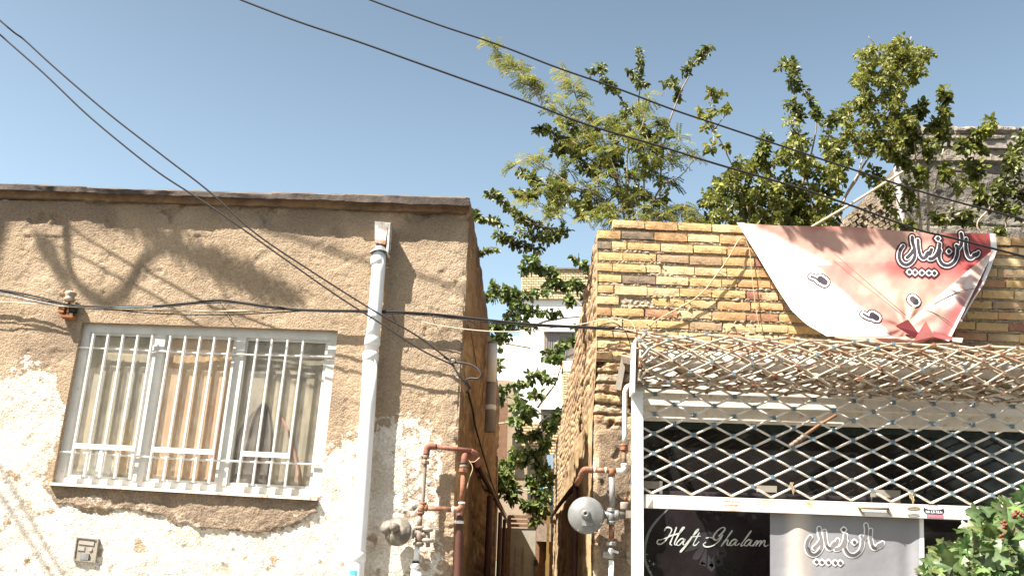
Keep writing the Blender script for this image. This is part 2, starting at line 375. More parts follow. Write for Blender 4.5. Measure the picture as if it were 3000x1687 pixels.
    for k, ((xa, _), (xb, _)) in enumerate(segs):
        n = int((xb - xa) / 7); h = [0, 3, 0, -2][k]; t = [15, 17, 17, 20][k]
        y1 = -.082 - .006 * k
        ln(xa, xb, n, h - 2, h + 1, y1 + .5, y1, (.15, .125, .105), (.10, .08, .07), 1)
        ln(xa, xb, n, h + 1, t, y1, y1 - .004, (.115, .092, .078), (.06, .05, .045), 1)
        ln(xa, xb, n, t, t + 3, y1 - .004, -.048, (.10, .075, .06), (.07, .055, .05), 1)
        ln(xa, xb, n, t + 3, t + 22, -.048, -.035, (.30, .19, .11), (.22, .145, .09), 1)
        ln(xa, xb, n, t + 22, t + 32, -.035, 0.03, (.20, .15, .10), (.12, .09, .06), 1)
    # corner end of the coping, running back along the alley
    p0 = pw(1376, 580, -.098); z1 = p0.z; 
    def ef(i, j):
        y = lerp(-.104, 7.3, (i / 60) ** 1.6); v = j / 4; p = Vector((p0.x + SL * (y + .09) + [-.03, .001, .002, 0, -.02][j], y, z1 + .0 - [0, .004, .05, .10, .14][j])); q_ = smooth(-.09, .4, y)
        p.z += fbm(p, 2, 4, 3) * .035 * q_; p.x += fbm(p, 5, 3, 5) * .012 * q_ + .010 * q_
        return tuple(p), mixc((.24, .17, .13), (.14, .10, .08), smooth(-.4, .4, fbm(p, 3, 3, 4)))
    mb.grid(60, 4, ef)
    mb.build('coping', M['coping'], root, True)
    mb = MB(); mb.quad((-9, .35, z1 - .06), (XL - .05, .35, z1 - .06), (XL + .2, 7.3, z1 - .06), (-9, 7.3, z1 - .06)); mb.quad((XL + .19, 7.29, 0), (-9, 7.29, 0), (-9, 7.29, z1 - .07), (XL + .19, 7.29, z1 - .07)); mb.build('roof', M['roof'], root)
    # ---------------- window
    Y0 = .055
    W = lambda x, y, Y=Y0: pw(x, y, Y)
    TLc, TRc, BLc, BRc = (250, 950), (985, 975), (165, 1413), (930, 1452)
    def wq(u, v):  # inside the window, picture coordinates
        a = (lerp(TLc[0], TRc[0], u), lerp(TLc[1], TRc[1], u)); b = (lerp(BLc[0], BRc[0], u), lerp(BLc[1], BRc[1], u))
        return (lerp(a[0], b[0], v), lerp(a[1], b[1], v))
    def W3(u, v, Y): return pw(*wq(u, v), Y)
    def slab(mb, u0, v0, u1, v1, ya, yb):
        mb.hexa([W3(u0, v1, ya), W3(u1, v1, ya), W3(u1, v0, ya), W3(u0, v0, ya), W3(u0, v1, yb), W3(u1, v1, yb), W3(u1, v0, yb), W3(u0, v0, yb)])
    fr = MB()
    slab(fr, -.03, -.03, 1.02, .048, .042, .1); slab(fr, -.03, .048, .026, 1.02, .043, .1); slab(fr, .974, .048, 1.02, 1.02, .043, .1); slab(fr, .026, .965, .974, 1.02, .044, .1)
    win = fr.build('window', M['frame'], root)
    for (u0, u1) in ((.287, .327), (.610, .647)):
        m = MB(); slab(m, u0, .048, u1, .965, .038, .1)
        for v in (.1, .3, .52, .74, .93):
            p = W3((u0 + u1) / 2, v, .036); m.lathe(p + Vector((0, .004, 0)), (0, -1, 0), [(0, .004), (.004, .004)], 8)
        m.build('mullion', M['frame'], win)
    # inner sash edges
    for (u0, u1, dk) in ((.026, .287, 0), (.327, .610, 1), (.647, .974, 2)):
        m = MB(); e = .010
        slab(m, u0, .048, u0 + e, .965, .056, .095); slab(m, u1 - e, .048, u1, .965, .056, .095); slab(m, u0 + e, .048, u1 - e, .066, .057, .095); slab(m, u0 + e, .945, u1 - e, .965, .057, .095)
        m.build('sash', M['frame'], win)
        m = MB(); slab(m, u0 + e, .066, u1 - e, .945, .066, .069); m.build('pane', M['glass'], win)
        # curtain just behind the glass
        m = MB(); colA = [(.50, .44, .35), (.56, .42, .29), (.44, .40, .33)][dk]; colB = [(.36, .34, .30), (.47, .33, .235), (.27, .26, .24)][dk]
        ph = dk * 2.0
        def cf(i, j):
            u = lerp(u0, u1, i / 60); v = lerp(.05, .955, j / 24)
            c = mixc(colA, colB, smooth(-.5, .6, fbm((u * 9, 0, v * 3), 1, 3, 5 + dk)) )
            if dk == 1: c = mixc(c, (.60, .28, .2), .4 * math.exp(-((u - .56) / .03) ** 2 - ((v - .55) / .2) ** 2))
            y = .083 + .0012 * math.sin(u * 190 + ph + .6 * math.sin(v * 5)) * (1 if dk == 1 else .15)
            return tuple(W3(u, v, y)), c
        m.grid(60, 24, cf); m.build('curtain', M['cloth2'], win, True)
    # things lying against the glass inside
    m = MB(); m.tube(cr([W3(.800, .945, .078), W3(.795, .7, .078), W3(.775, .52, .078), W3(.745, .45, .078), W3(.715, .55, .078), W3(.70, .75, .078), W3(.69, .945, .078)], 6), .012, 6)
    def db(i, j):
        v = lerp(.47, .945, j / 16); hw = .055 * math.sin(min(1, (v - .45) / .22) * 1.57); u = lerp(.745 - hw * 1.5, .745 + hw, i / 10)
        return tuple(W3(u, v, .079 - .001 * math.sin(i / 10 * 3.14))), (0.1, .1, .1)
    m.grid(10, 16, db); m.build('dark_coat', M['inkgrey'], win, True)
    m = MB(); m.hexa([W3(.215, .93, .079), W3(.262, .93, .079), W3(.255, .58, .079), W3(.222, .58, .079), W3(.215, .93, .084), W3(.262, .93, .084), W3(.255, .58, .084), W3(.222, .58, .084)])
    m.build('wooden_board', M['bamboo'], win)
    m = MB(); m.lathe(W3(.15, .88, .084), (0, -1, 0), [(-.0, .10), (.003, .095), (.004, .05)], 20); m.build('enamel_dish', M['pvc'], win)
    m = MB(); m.tube(cr([W3(.81, .50, .074), W3(.86, .62, .074), W3(.90, .78, .074), W3(.93, .94, .074)], 5), .010, 6); m.build('hose', M['hose'], win)
    # grille bars measured in the photo: (top x,top y,bottom x, bottom y)
    us = [.040, .098, .157, .215, .273, .345, .405, .463, .520, .580, .690, .748, .810, .872]
    for k, u in enumerate(us):
        m = MB(); m.bar(W3(u + .002, .055, .000), W3(u + (.004 if k < 5 else .0), .955, .000), .011, .030)
        m.build('grille_bar', M['wmetal'], win)
    for v, vv in ((.155, .150), (.815, .81)):
        m = MB(); m.tube([W3(-.012, v - .01, .028), W3(.5, v, .026), W3(.995, vv - .002, .028)], .0065, 8)
        m.build('grille_rail', M['wmetal'], win)
    for (u0, u1) in ((.042, .278), (.345, .582), (.690, .876)):
        m = MB(); m.bar(W3(u0, .763, -.02), W3(u1, .763, -.02), .034, .007); m.build('grille_cross_bar', M['wmetal'], win)
    m = MB()
    a, b = pw(146, 1413, -.045), pw(930, 1458, -.045); a2, b2 = pw(146, 1413, .045), pw(930, 1458, .045)
    a2.z = a.z + .012; b2.z = b.z + .012; th = Vector((0, 0, .016))
    m.hexa([a - th, b - th, b, a, a2 - th, b2 - th, b2, a2]); m.build('sill', M['sill'], win)
    # room behind
    m = MB(); q = [W3(-.03, 1.02, .1), W3(1.02, 1.02, .1), W3(1.02, -.03, .1), W3(-.03, -.03, .1)]
    Q = [Vector((v.x, .6, v.z)) for v in q]; m.add(q + Q, [(0, 1, 5, 4), (1, 2, 6, 5), (2, 3, 7, 6), (3, 0, 4, 7), (4, 5, 6, 7)]); m.build('room_lining', M['beige'], win)
M['cloth2'] = mat('curtain_cloth', attr=True, rough=.85, spec=.1, var=.12, vs_=14)
house()

# small grey meter cover set in the white wall
def cover():
    root = empty('meter_cover', 'small square grey meter cover plate set in the white wall below the window', 'cover plate')
    c = pw(251, 1608, -.012); T = [pw(x, y, -.02) for x, y in ((214, 1640), (280, 1647), (290, 1578), (224, 1571))]
    m = MB(); m.hexa(T + [Vector((v.x, .01, v.z)) for v in T]); m.build('plate', M['greyplast'], root)
    def q(u, v, Y): return lerp(lerp(T[3], T[2], u), lerp(T[0], T[1], u), v) + Vector((0, Y, 0))
    def r(u0, v0, u1, v1, name, mt, t=.006):
        m = MB(); m.hexa([q(u0, v1, -t), q(u1, v1, -t), q(u1, v0, -t), q(u0, v0, -t), q(u0, v1, .002), q(u1, v1, .002), q(u1, v0, .002), q(u0, v0, .002)]); m.build(name, mt, root)
    for e in ((0, 0, 1, .05), (0, .95, 1, 1), (0, .05, .06, .95), (.94, .05, 1, .95)): r(*e, 'rim', M['greyplast'], .008)
    r(.14, .14, .82, .30, 'label_strip', M['conc2'], .005); r(.14, .38, .44, .56, 'window_port', M['conc2'], .005)
    m = MB(); m.lathe(q(.70, .47, 0), (0, -1, 0), [(0, .013), (.006, .012)], 14); m.build('round_port', M['conc2'], root)
    r(.3, .66, .68, .94, 'latch', M['zinc'], .010)
    for (u, v) in ((.1, .08), (.9, .08), (.1, .92), (.9, .92)):
        m = MB(); m.lathe(q(u, v, -.007), (0, -1, 0), [(0, .004), (.003, .003)], 8); m.build('screw', M['zinc'], root)
M['conc2'] = mat('cover_detail', (.34, .31, .27), rough=.7, var=.2)
cover()

# white downpipe
def downpipe():
    root = empty('drain_pipe', 'white plastic rainwater downpipe with a rusty metal hopper head on the beige wall', 'downpipe')
    Yp = -.085
    pts = [(1112, 735), (1108, 800), (1098, 920), (1086, 1050), (1078, 1190), (1064, 1400), (1046, 1640), (1038, 1760)]
    P = [pw(x, y, Yp) for x, y in pts]
    m = MB(); m.tube(P[:4], .048, 20); m.build('pipe', M['pvc'], root, True)
    m = MB(); m.tube(P[3:] + [Vector((P[-1].x - .01, Yp, .2))], .0515, 20); m.build('pipe', M['pvc'], root, True)
    for (x, y, r) in ((1107, 765, .053), (1091, 1000, .056), (1086, 1045, .056), (1047, 1630, .056)):
        c = pw(x, y, Yp); d = (P[0] - P[-1]).normalized(); m = MB(); m.lathe(c - d * .03, d, [(0, r - .006), (.004, r), (.05, r), (.06, r - .005)], 20); m.build('socket', M['pvc'], root, True)
    # hopper: folded sheet box spout coming out of the wall
    m = MB(); A = [pw(x, y, -.13) for x, y in ((1098, 710), (1128, 716), (1138, 652), (1098, 648))]
    B = [Vector((v.x + .006, .02, v.z + .015)) for v in A]
    m.hexa(A + B); m.build('hopper', M['hopper'], root)
    m = MB(); A = [pw(x, y, -.132) for x, y in ((1131, 740), (1137, 740), (1144, 652), (1138, 652))]
    m.hexa(A + [Vector((v.x, .0, v.z)) for v in A]); m.build('hopper_side', M['hopper'], root)
    m = MB(); m.lathe(pw(1113, 728, Yp), (0, 0, 1), [(-.03, .045), (0, .04), (.05, .03)], 16); m.build('spout_neck', M['zinc'], root, True)
    # plastic sheet lap round the neck
    m = MB(); c = pw(1116, 735, Yp + .005)
    def lf(i, j):
        a = i / 20 * 2 * math.pi; r = .048 + .03 * j / 3; return (c.x + math.cos(a) * r * 1.1, c.y + math.sin(a) * r * .9, c.z + .02 - .014 * j + .008 * math.sin(a * 3)), (1, 1, 1)
    m.grid(20, 3, lf); m.build('flashing', M['zinc'], root, True)
    m = MB(); 
    def bf(i, j):
        a = R(lerp(225, 285, i / 8)); p = pw(1042, 1684, Yp); return (p.x + math.cos(a) * .0535, Yp + math.sin(a) * .0535, p.z + j * .03), (1, 1, 1)
    m.grid(8, 1, bf); m.build('sticker', M['sticker'], root)
M['hopper'] = mat('hopper_metal', (.62, .62, .60), rough=.5, spec=.4, var=.2, vs_=20, stain=(.38, .15, .06), stain_amt=.46, stain_s=16)
downpipe()

# ------------------------------------------------------------------ gas pipework
def elbow(m, p, r, n=10): m.lathe(Vector(p) - Vector((0, 0, r)), (0, 0, 1), [(r * (1 - math.cos(t * math.pi / 6)), max(.001, r * math.sin(t * math.pi / 6))) for t in range(0, 7)], n)
def nut(m, p, d, r, h): p = Vector(p); d = Vector(d).normalized(); m.lathe(p - d * h / 2, d, [(0, r * .85), (h * .15, r), (h * .85, r), (h, r * .85)], 6)
def ring(root, p, d, r, h, mt, name='collar'):
    m = MB(); p = Vector(p); d = Vector(d).normalized(); m.lathe(p - d * h / 2, d, [(0, r * .9), (h * .2, r), (h * .8, r), (h, r * .9)], 16); m.build(name, mt, root, True)
def gas_left():
    root = empty('gas_pipework', 'rusty red gas pipework with a dirty grey regulator at the corner of the plaster house', 'gas pipe')
    Y = -.09; G = lambda x, y, Yo=Y: pw(x, y, Yo)
    def run(pts, r, mt, name='pipe', n=12): m = MB(); m.tube(cr(pts, 5) if len(pts) > 2 else pts, r, n); m.build(name, mt, root, True)
    # top loop
    run([G(1249, 1332), G(1252, 1314), G(1262, 1307), G(1278, 1308)], .022, M['redpipe'], 'elbow')
    run([G(1276, 1308), G(1380, 1320)], .0155, M['redpipe'])
    run([G(1380, 1320), G(1395, 1330, -.07), G(1402, 1352, -.02), G(1398, 1362, .04)], .017, M['redpipe'], 'bend')
    run([G(1248, 1330), G(1242, 1420), G(1238, 1478)], .012, M['dirtymetal'])
    ring(root, G(1249, 1336), G(1249, 1330) - G(1247, 1345), .020, .03, M['dirtymetal'])
    m = MB(); nut(m, G(1246, 1354), (0, 0, 1), .030, .024); m.build('union_nut', M['dirtymetal'], root)
    run([G(1239, 1472), G(1233, 1505)], .022, M['rust'], 'tee')
    ring(root, G(1239, 1474), (0, 0, 1), .025, .014, M['rust']); ring(root, G(1232, 1503), (0, 0, 1), .025, .014, M['rust'])
    run([G(1232, 1505), G(1228, 1545)], .016, M['dirtymetal'])
    run([G(1240, 1487), G(1325, 1492)], .017, M['rust'])
    ring(root, G(1249, 1487), (1, 0, 0), .024, .012, M['rust']); ring(root, G(1327, 1492), (1, 0, 0), .023, .014, M['pvc'])
    run([G(1325, 1492), G(1343, 1492), G(1352, 1484), G(1353, 1472)], .021, M['rust'], 'elbow')
    ring(root, G(1353, 1473), (0, 0, 1), .023, .012, M['pvc'])
    run([G(1353, 1474), G(1357, 1392)], .0165, M['rust'])
    m = MB(); nut(m, G(1357, 1378), (0, 0, 1), .032, .026); m.build('union_nut', M['rust'], root)
    ring(root, G(1358, 1366), (0, 0, 1), .026, .02, M['dirtymetal']); ring(root, G(1358, 1356), (0, 0, 1), .026, .012, M['cablegrey']); 
    run([G(1359, 1372), G(1361, 1340), G(1366, 1330, -.07), G(1374, 1334, -.03), G(1385, 1345, .05)], .022, M['redpipe'], 'elbow')
    # wire ties
    for k in range(4):
        m = MB(); c = G(1288, 1314); a = k * 1.3; m.tube(cr([c + Vector((math.cos(a + t) * .02 * (1), math.sin(a + t) * .005, math.sin(t + a) * .022)) for t in (0, 1.2, 2.4, 3.6, 4.8, 6.0)], 3), .002, 5); m.build('wire_tie', M['dirtymetal'], root, True)
    m = MB(); m.tube(cr([G(1372, 1345), G(1385, 1370), G(1375, 1400), G(1368, 1430)], 4), .003, 5); m.build('wire_tie', M['rope'], root, True)
    m = MB(); m.tube(cr([G(1375, 1352), G(1390, 1352), G(1405, 1340)], 4), .003, 5); m.build('wire_tie', M['rope'], root, True)
    # riser below the elbow
    run([G(1347, 1500, -.03), G(1344, 1600, -.03), G(1340, 1760, -.03)], .026, M['riser'], 'riser')
    ring(root, G(1345, 1529, -.03), (0, 0, 1), .030, .02, M['pvc'])
    # regulator
    c = G(1167, 1556, -.11); ax = Vector((-.35, -1, .05))
    m = MB(); m.lathe(c, ax, [(-.05, .05), (-.02, .088), (.0, .094), (.012, .094), (.018, .086), (.04, .07), (.055, .04)], 26)
    reg = m.build('regulator', M['regdirty'], root, True)
    m = MB(); e = c + Vector((-.01, -.05, .02)); m.lathe(e, (-.6, -1, .1), [(-.02, .028), (.03, .028), (.045, .022), (.05, .012)], 14); m.build('regulator_cap', M['regdirty'], reg, True)
    m = MB(); m.lathe(c + Vector((-.07, -.01, .02)), (-.7, -.8, .5), [(-.03, .045), (.02, .045), (.035, .03)], 16); m.build('regulator_housing', M['regdirty'], reg, True)
    m = MB(); a = G(1196, 1562, -.14); m.box((a.x - .02, a.y - .006, a.z - .025), (a.x + .025, a.y + .02, a.z + .028)); m.build('regulator_plate', M['frame'], reg)
    run([G(1185, 1565, -.1), G(1228, 1562)], .020, M['dirtymetal'], 'arm')
    m = MB(); nut(m, G(1209, 1563), (1, 0, 0), .034, .022); m.build('union_nut', M['dirtymetal'], root)
    run([G(1230, 1540), G(1227, 1600)], .026, M['dirtymetal'], 'valve_body'); ring(root, G(1229, 1546), (0, 0, 1), .032, .016, M['dirtymetal']); ring(root, G(1226, 1592), (0, 0, 1), .036, .018, M['dirtymetal'])
    run([G(1230, 1562), G(1256, 1566)], .022, M['dirtymetal'], 'arm')
    for y, r in ((1551, .034), (1583, .038)):
        m = MB(); c = G(1253, y, -.11); m.lathe(c - Vector((0, 0, .012)), (0.05, 0, 1), [(0, r * .7), (.008, r), (.018, r), (.026, r * .6)], 18); m.build('gauge_disc', M['greyplast'], root, True)
    run([G(1253, 1538, -.11), G(1254, 1602, -.11)], .014, M['dirtymetal'], 'spindle')
    m = MB(); p = G(1266, 1545, -.11); m.box((p.x - .006, p.y - .01, p.z - .01), (p.x + .025, p.y + .01, p.z + .015)); m.build('tap_lever', M['greyplast'], root)
    run([G(1222, 1600), G(1219, 1640)], .017, M['pvc']); ring(root, G(1218, 1645), (0, 0, 1), .022, .014, M['cable'])
    ring(root, G(1215, 1657), (0, 0, 1), .030, .03, M['pvc']); run([G(1214, 1662), G(1212, 1690), G(1211, 1760)], .02, M['pvc'], 'pipe')
    m = MB(); p = G(1226, 1682, -.11); m.lathe(p, (0, -1, 0), [(0, .018), (.012, .018)], 14); m.bar(G(1205, 1668, -.11), G(1226, 1682, -.11), .02, .01); m.build('tap_lever', M['pvc'], root)
M['redpipe'] = mat('red_oxide_pipe', (.21, .085, .058), rough=.7, spec=.25, var=.25, vs_=20, stain=(.26, .17, .12), stain_amt=.38, stain_s=20)
M['riser'] = mat('red_riser', (.085, .036, .027), rough=.6, spec=.3, var=.25, vs_=12)
M['regdirty'] = mat('regulator_dirty', (.15, .13, .11), rough=.6, spec=.35, var=.4, vs_=16, stain=(.32, .28, .22), stain_amt=.42, stain_s=14)
gas_left()

def gas_right():
    root = empty('gas_pipework', 'gas pipework with a round silver regulator on the crumbling shop pillar', 'gas pipe')
    Y = -.09; G = lambda x, y, Yo=Y: pw(x, y, Yo)
    def run(pts, r, mt, name='pipe', n=12): m = MB(); m.tube(cr(pts, 5) if len(pts) > 2 else pts, r, n); m.build(name, mt, root, True)
    run([G(1853, 1128, -.03), G(1840, 1132, -.06), G(1833, 1143), G(1831, 1165), G(1830, 1300)], .0175, M['wpipe'], 'pipe')
    m = MB(); nut(m, G(1828, 1314), (0, 0, 1), .030, .026); m.build('union_nut', M['rust'], root); ring(root, G(1829, 1304), (0, 0, 1), .025, .014, M['rust'])
    run([G(1828, 1314), G(1828, 1362)], .0165, M['rust']); ring(root, G(1829, 1362), (0, 0, 1), .023, .02, M['wpipe'])
    run([G(1829, 1358), G(1829, 1372), G(1820, 1380), G(1806, 1379)], .021, M['wpipe'], 'elbow')
    run([G(1812, 1379), G(1725, 1376)], .017, M['rust']); ring(root, G(1774, 1377), (1, 0, 0), .022, .01, M['wpipe']); ring(root, G(1742, 1376), (1, 0, 0), .022, .01, M['wpipe'])
    run([G(1735, 1377), G(1716, 1375), G(1708, 1380, -.07), G(1702, 1392, -.03)], .021, M['rust'], 'elbow')
    run([G(1705, 1388, -.04), G(1690, 1416, .15)], .018, M['rust'], 'pipe')
    run([G(1791, 1372), G(1792, 1396)], .022, M['rust'], 'tee'); run([G(1792, 1394), G(1794, 1485)], .020, M['zinc'])
    m = MB(); nut(m, G(1790, 1492), (0, 0, 1), .028, .02); m.build('union_nut', M['zinc'], root)
    run([G(1790, 1498), G(1790, 1532)], .026, M['regul'], 'valve_body'); ring(root, G(1790, 1530), (0, 0, 1), .030, .018, M['regul']); ring(root, G(1790, 1497), (0, 0, 1), .030, .014, M['regul'])
    run([G(1760, 1508), G(1830, 1508)], .024, M['regul'], 'arm'); ring(root, G(1768, 1508), (1, 0, 0), .030, .014, M['regul']); ring(root, G(1806, 1508), (1, 0, 0), .034, .03, M['regul'])
    m = MB(); a = G(1832, 1495); b = G(1856, 1518); m.box((a.x, a.y - .03, b.z), (b.x, a.y + .03, a.z)); m.build('filter_box', M['dirtymetal'], root)
    ring(root, G(1830, 1482), (0, 0, 1), .030, .05, M['dirtymetal'], 'vent_cap'); run([G(1831, 1466), G(1832, 1455)], .008, M['rust'], 'spindle')
    run([G(1792, 1536), G(1791, 1585)], .0185, M['rust']); ring(root, G(1791, 1580), (0, 0, 1), .024, .02, M['rust'])
    m = MB(); nut(m, G(1790, 1592), (0, 0, 1), .034, .026); m.build('union_nut', M['zinc'], root)
    run([G(1790, 1605), G(1788, 1636)], .024, M['zinc'], 'valve_body'); ring(root, G(1778, 1624), (1, 0, -.1), .022, .05, M['zinc'], 'valve_body')
    m = MB(); m.bar(G(1788, 1610, -.13), G(1812, 1618, -.13), .015, .006); m.build('tap_lever', M['zinc'], root)
    run([G(1791, 1640), G(1790, 1760)], .017, M['pvc'])
    c = G(1717, 1508, -.14); ax = Vector((-.12, -1, .02)).normalized()
    m = MB(); m.lathe(c, ax, [(-.07, .055), (-.045, .10), (-.03, .117), (-.018, .119), (-.016, .112), (-.010, .112), (-.008, .119), (.004, .118), (.012, .108), (.022, .074), (.03, .06), (.034, .03)], 40)
    reg = m.build('regulator', M['regul'], root, True)
    m = MB(); m.lathe(c + ax * .03, ax, [(0, .034), (.008, .032), (.01, .026), (.05, .025), (.058, .021), (.06, .009), (.045, .009), (.044, .0005)], 20); m.build('regulator_nub', M['regul'], reg, True)
    m = MB(); q = c + ax * .028; m.box((q.x - .025, q.y - .006, q.z - .07), (q.x + .045, q.y + .004, q.z - .035)); m.build('rating_plate', M['zinc'], reg)
    for k in range(8):
        a = k * math.pi / 4 + .3; u = Vector((math.cos(a), .0, math.sin(a))); u -= ax * u.dot(ax); u.normalize()
        m = MB(); m.lathe(c + ax * .0 + u * .107, ax, [(-.01, .007), (.012, .007)], 6); m.build('bolt', M['zinc'], reg)
M['wpipe'] = mat('white_painted_pipe', (.72, .68, .62), rough=.6, spec=.3, var=.15, vs_=14, stain=(.36, .2, .12), stain_amt=.38, stain_s=20)
gas_right()

# ------------------------------------------------------------------ shop
BR = [((1751, 672), (3100, 730)), ((1751, 1058), (3100, 1108))]     # brick field, 12 courses
def bk(u, v, Y=0.0):
    a = (lerp(1751, 3100, u), lerp(672, 730, u)); b = (lerp(1748, 3100, u), lerp(672 + 32.2 * 12, 730 + 31.6 * 12, u))
    return pw(lerp(a[0], b[0], v), lerp(a[1], b[1], v), Y)
BCOLS = [((.53, .365, .175), 9), ((.60, .45, .26), 7), ((.48, .29, .145), 6), ((.37, .20, .12), 2.4), ((.30, .14, .10), 1.2), ((.22, .165, .12), 1.5), ((.38, .26, .16), 3)]
def bcol():
    c = random.choices([b[0] for b in BCOLS], [b[1] for b in BCOLS])[0]; j = random.uniform(.88, 1.1); return tuple(x * j for x in c)
def shop():
    root = empty('brick_shop', 'low shop with yellow brick parapet, crumbling pillar and lattice roller shutter', 'shop')
    rnd = random.Random(3); mb = MB()
    blen = 93 / 1349; h = 1 / 12; 
    for r in range(-1, 12):
        u = 0.0 if r >= 0 else (1796 - 1751) / 1349
        first = True
        while u < 1.0:
            L = blen * rnd.uniform(.97, 1.03)
            if first and r >= 0: L = blen * (.47 if r % 2 else .75) * rnd.uniform(.9, 1.1)
            elif rnd.random() < .08: L *= .45
            first = False
            g = blen * rnd.uniform(.02, .06); v0 = (r + .03 + rnd.uniform(0, .05)) * h; v1 = (r + .745 + rnd.uniform(-.04, .03)) * h; d = rnd.uniform(-.006, .004)
            tl = rnd.uniform(-.004, .004)
            if rnd.random() < .008: u += L + g; continue
            # a brick with a worn, slightly bevelled face
            def q(a, b, Y): return bk(u + (L - 0) * a, lerp(v0, v1 + tl, b), Y)
            e = .03; ev = .08
            c = bcol(); c2 = mixc(c, bcol(), rnd.choice([0, .25, .5, .8])); nx, ny = 6, 3
            V = []; C = []
            for j in range(ny + 1):
                for i in range(nx + 1):
                    a, b = i / nx, j / ny; edge = (i in (0, nx)) or (j in (0, ny)); p = q(a, b, d)
                    p.y -= fbm(p, 20, 2, r) * .003; 
                    if edge: p.y += .0012 + max(0, nz(p, 30, 3)) * .008; p.z += nz(p, 50, 5) * .004; p.x += nz(p, 50, 8) * .003
                    V.append(p); C.append(mixc(c, c2, smooth(.2, .8, a)))
            F = [(j * (nx + 1) + i, (j + 1) * (nx + 1) + i, (j + 1) * (nx + 1) + i + 1, j * (nx + 1) + i + 1) for j in range(ny) for i in range(nx)]
            per = [i for i in range(nx + 1)] + [j * (nx + 1) + nx for j in range(1, ny + 1)] + [ny * (nx + 1) + i for i in range(nx - 1, -1, -1)] + [j * (nx + 1) for j in range(ny - 1, 0, -1)]
            o = len(V)
            for k in per: p = V[k]; V.append(Vector((p.x, .06, p.z))); C.append(c)
            n = len(per); F += [(per[k], per[(k + 1) % n], o + (k + 1) % n, o + k) for k in range(n)]
            mb.add(V, F, C); u += L + g
    for r in range(0, 0): pass
    wall = mb.build('brick_wall', M['brick'], root)
    mb = MB()
    def mf(i, j):
        v = lerp(-.0, 1, j / 110); u = i / 420; p = bk(u, v, .012); fr = (v * 12) % 1
        bed = .014 * (smooth(.78, .86, fr) * smooth(1.06, .95, fr) if fr > .5 else smooth(.10, .0, fr))
        p.y += -abs(fbm(p, 24, 3, 4)) * .02 * (.4 + smooth(-.3, .3, nz(p, 3, 8))) + .006 - bed * .6
        return tuple(p), mixc((.46, .38, .27), (.34, .27, .19), smooth(-.4, .4, fbm(p, 5, 3)))
    mb.grid(420, 110, mf)
    # top of the wall and back
    a, b = bk(0, 0, .022), bk(1, 0, .022); 
    mb.col = (.33, .27, .2); mb.quad(a, b, (b.x, .3, b.z), (a.x, .3, a.z))
    a2, b2 = bk(.034, -h, .02), bk(1, -h, .02); a3 = bk(.034, 0, .02)
    mb.hexa([a3 + Vector((.01, 0, -.01)), b + Vector((0, 0, -.01)), b2 - Vector((0, 0, .015)), a2 + Vector((.01, 0, -.015))] + [Vector((v.x, .28, v.z)) for v in (a3 + Vector((.01, 0, -.01)), b + Vector((0, 0, -.01)), b2 - Vector((0, 0, .015)), a2 + Vector((.01, 0, -.015)))])
    mb.build('mortar_bed', M['mortar'], root, False)
    # broad block behind the bricks down to lintel
    zb = bk(0, .9).z; 
    # pillar
    mb = MB(); NX, NY = 44, 300
    def pf(i, j):
        v = j / NY; u = i / NX; y = lerp(1000, 1760, v); xl = 1750 - 14 * smooth(1000, 1250, y) - 3 * smooth(1250, 1450, y); p = pw(lerp(xl, 1868, u), y, 0.012)
        e = smooth(1270, 1215, y + fbm(p, 5, 3) * 50)     # eroded masonry above, render below
        lump = abs(fbm(p, 6, 4, 2)); crs = (p.z * 13.5 + .25 * nz(p, 6, 4)) % 1
        d = e * (lump * .045 - .012 + (.013 if crs > .26 else -.010)) + (1 - e) * (fbm(p, 5, 3, 6) * .012 + fbm(p, 18, 2, 8) * .004 + .01)
        hole = fbm(p, 7.5, 3, 33)
        if hole > .38: d -= .05 * smooth(.38, .5, hole) * (.3 + .7 * e)
        side = max(0, 1 - i / 4); d -= side * side * .02 + abs(nz(p, 15, 7)) * .02 * side
        # hand patched cement panel
        patch = inpoly(*[k + fbm(p, 6, 3, 50 + n) * 18 for n, k in enumerate(proj(p))], [(1752, 1265), (1835, 1262), (1842, 1370), (1838, 1590), (1870, 1800), (1755, 1800), (1750, 1400)])
        c = mixc((.40, .29, .18), (.31, .225, .145), smooth(-.3, .3, fbm(p, 4, 3, 12)))
        c = mixc(c, bcolr[int((p.z * 13.5 + .25 * nz(p, 6, 4))) % 7], .45 * e * (1 if crs > .26 else 0))
        if patch: c = mixc((.27, .20, .14), (.22, .165, .12), smooth(-.2, .2, nz(p, 9, 2))); d += .004
        elif e < .4: c = mixc(c, (.56, .48, .36), .7 * smooth(-.1, .3, fbm(p, 6, 3, 44)))
        return (p.x, p.y - d, p.z), c
    bcolr = [(.58, .38, .2), (.5, .42, .3), (.6, .36, .22), (.44, .36, .26), (.62, .45, .22), (.5, .3, .2), (.4, .33, .25)]
    mb.grid(NX, NY, pf)
    a, b = pw(1733, 1760), pw(1868, 1760); mb.col = (.5, .4, .3); mb.quad(a, b, (b.x, 0, 0), (a.x, 0, 0))
    a, b = pw(1868, 1000, .0), pw(1868, 1760, 0); mb.quad((a.x, -.0, a.z), (b.x, 0, b.z), (b.x, .25, b.z), (a.x, .25, a.z)); mb.quad((b.x, -.0, b.z), (b.x, 0, 0), (b.x, .25, 0), (b.x, .25, b.z))
    mb.build('pillar', M['plaster'], root, True)
    # alley side wall of shop
    mb = MB(); cor = [pw(x, y) for x, y in ((1751, 672), (1750, 930), (1748, 1043), (1740, 1164), (1735, 1250), (1733, 1360), (1731, 1566), (1733, 1760))]
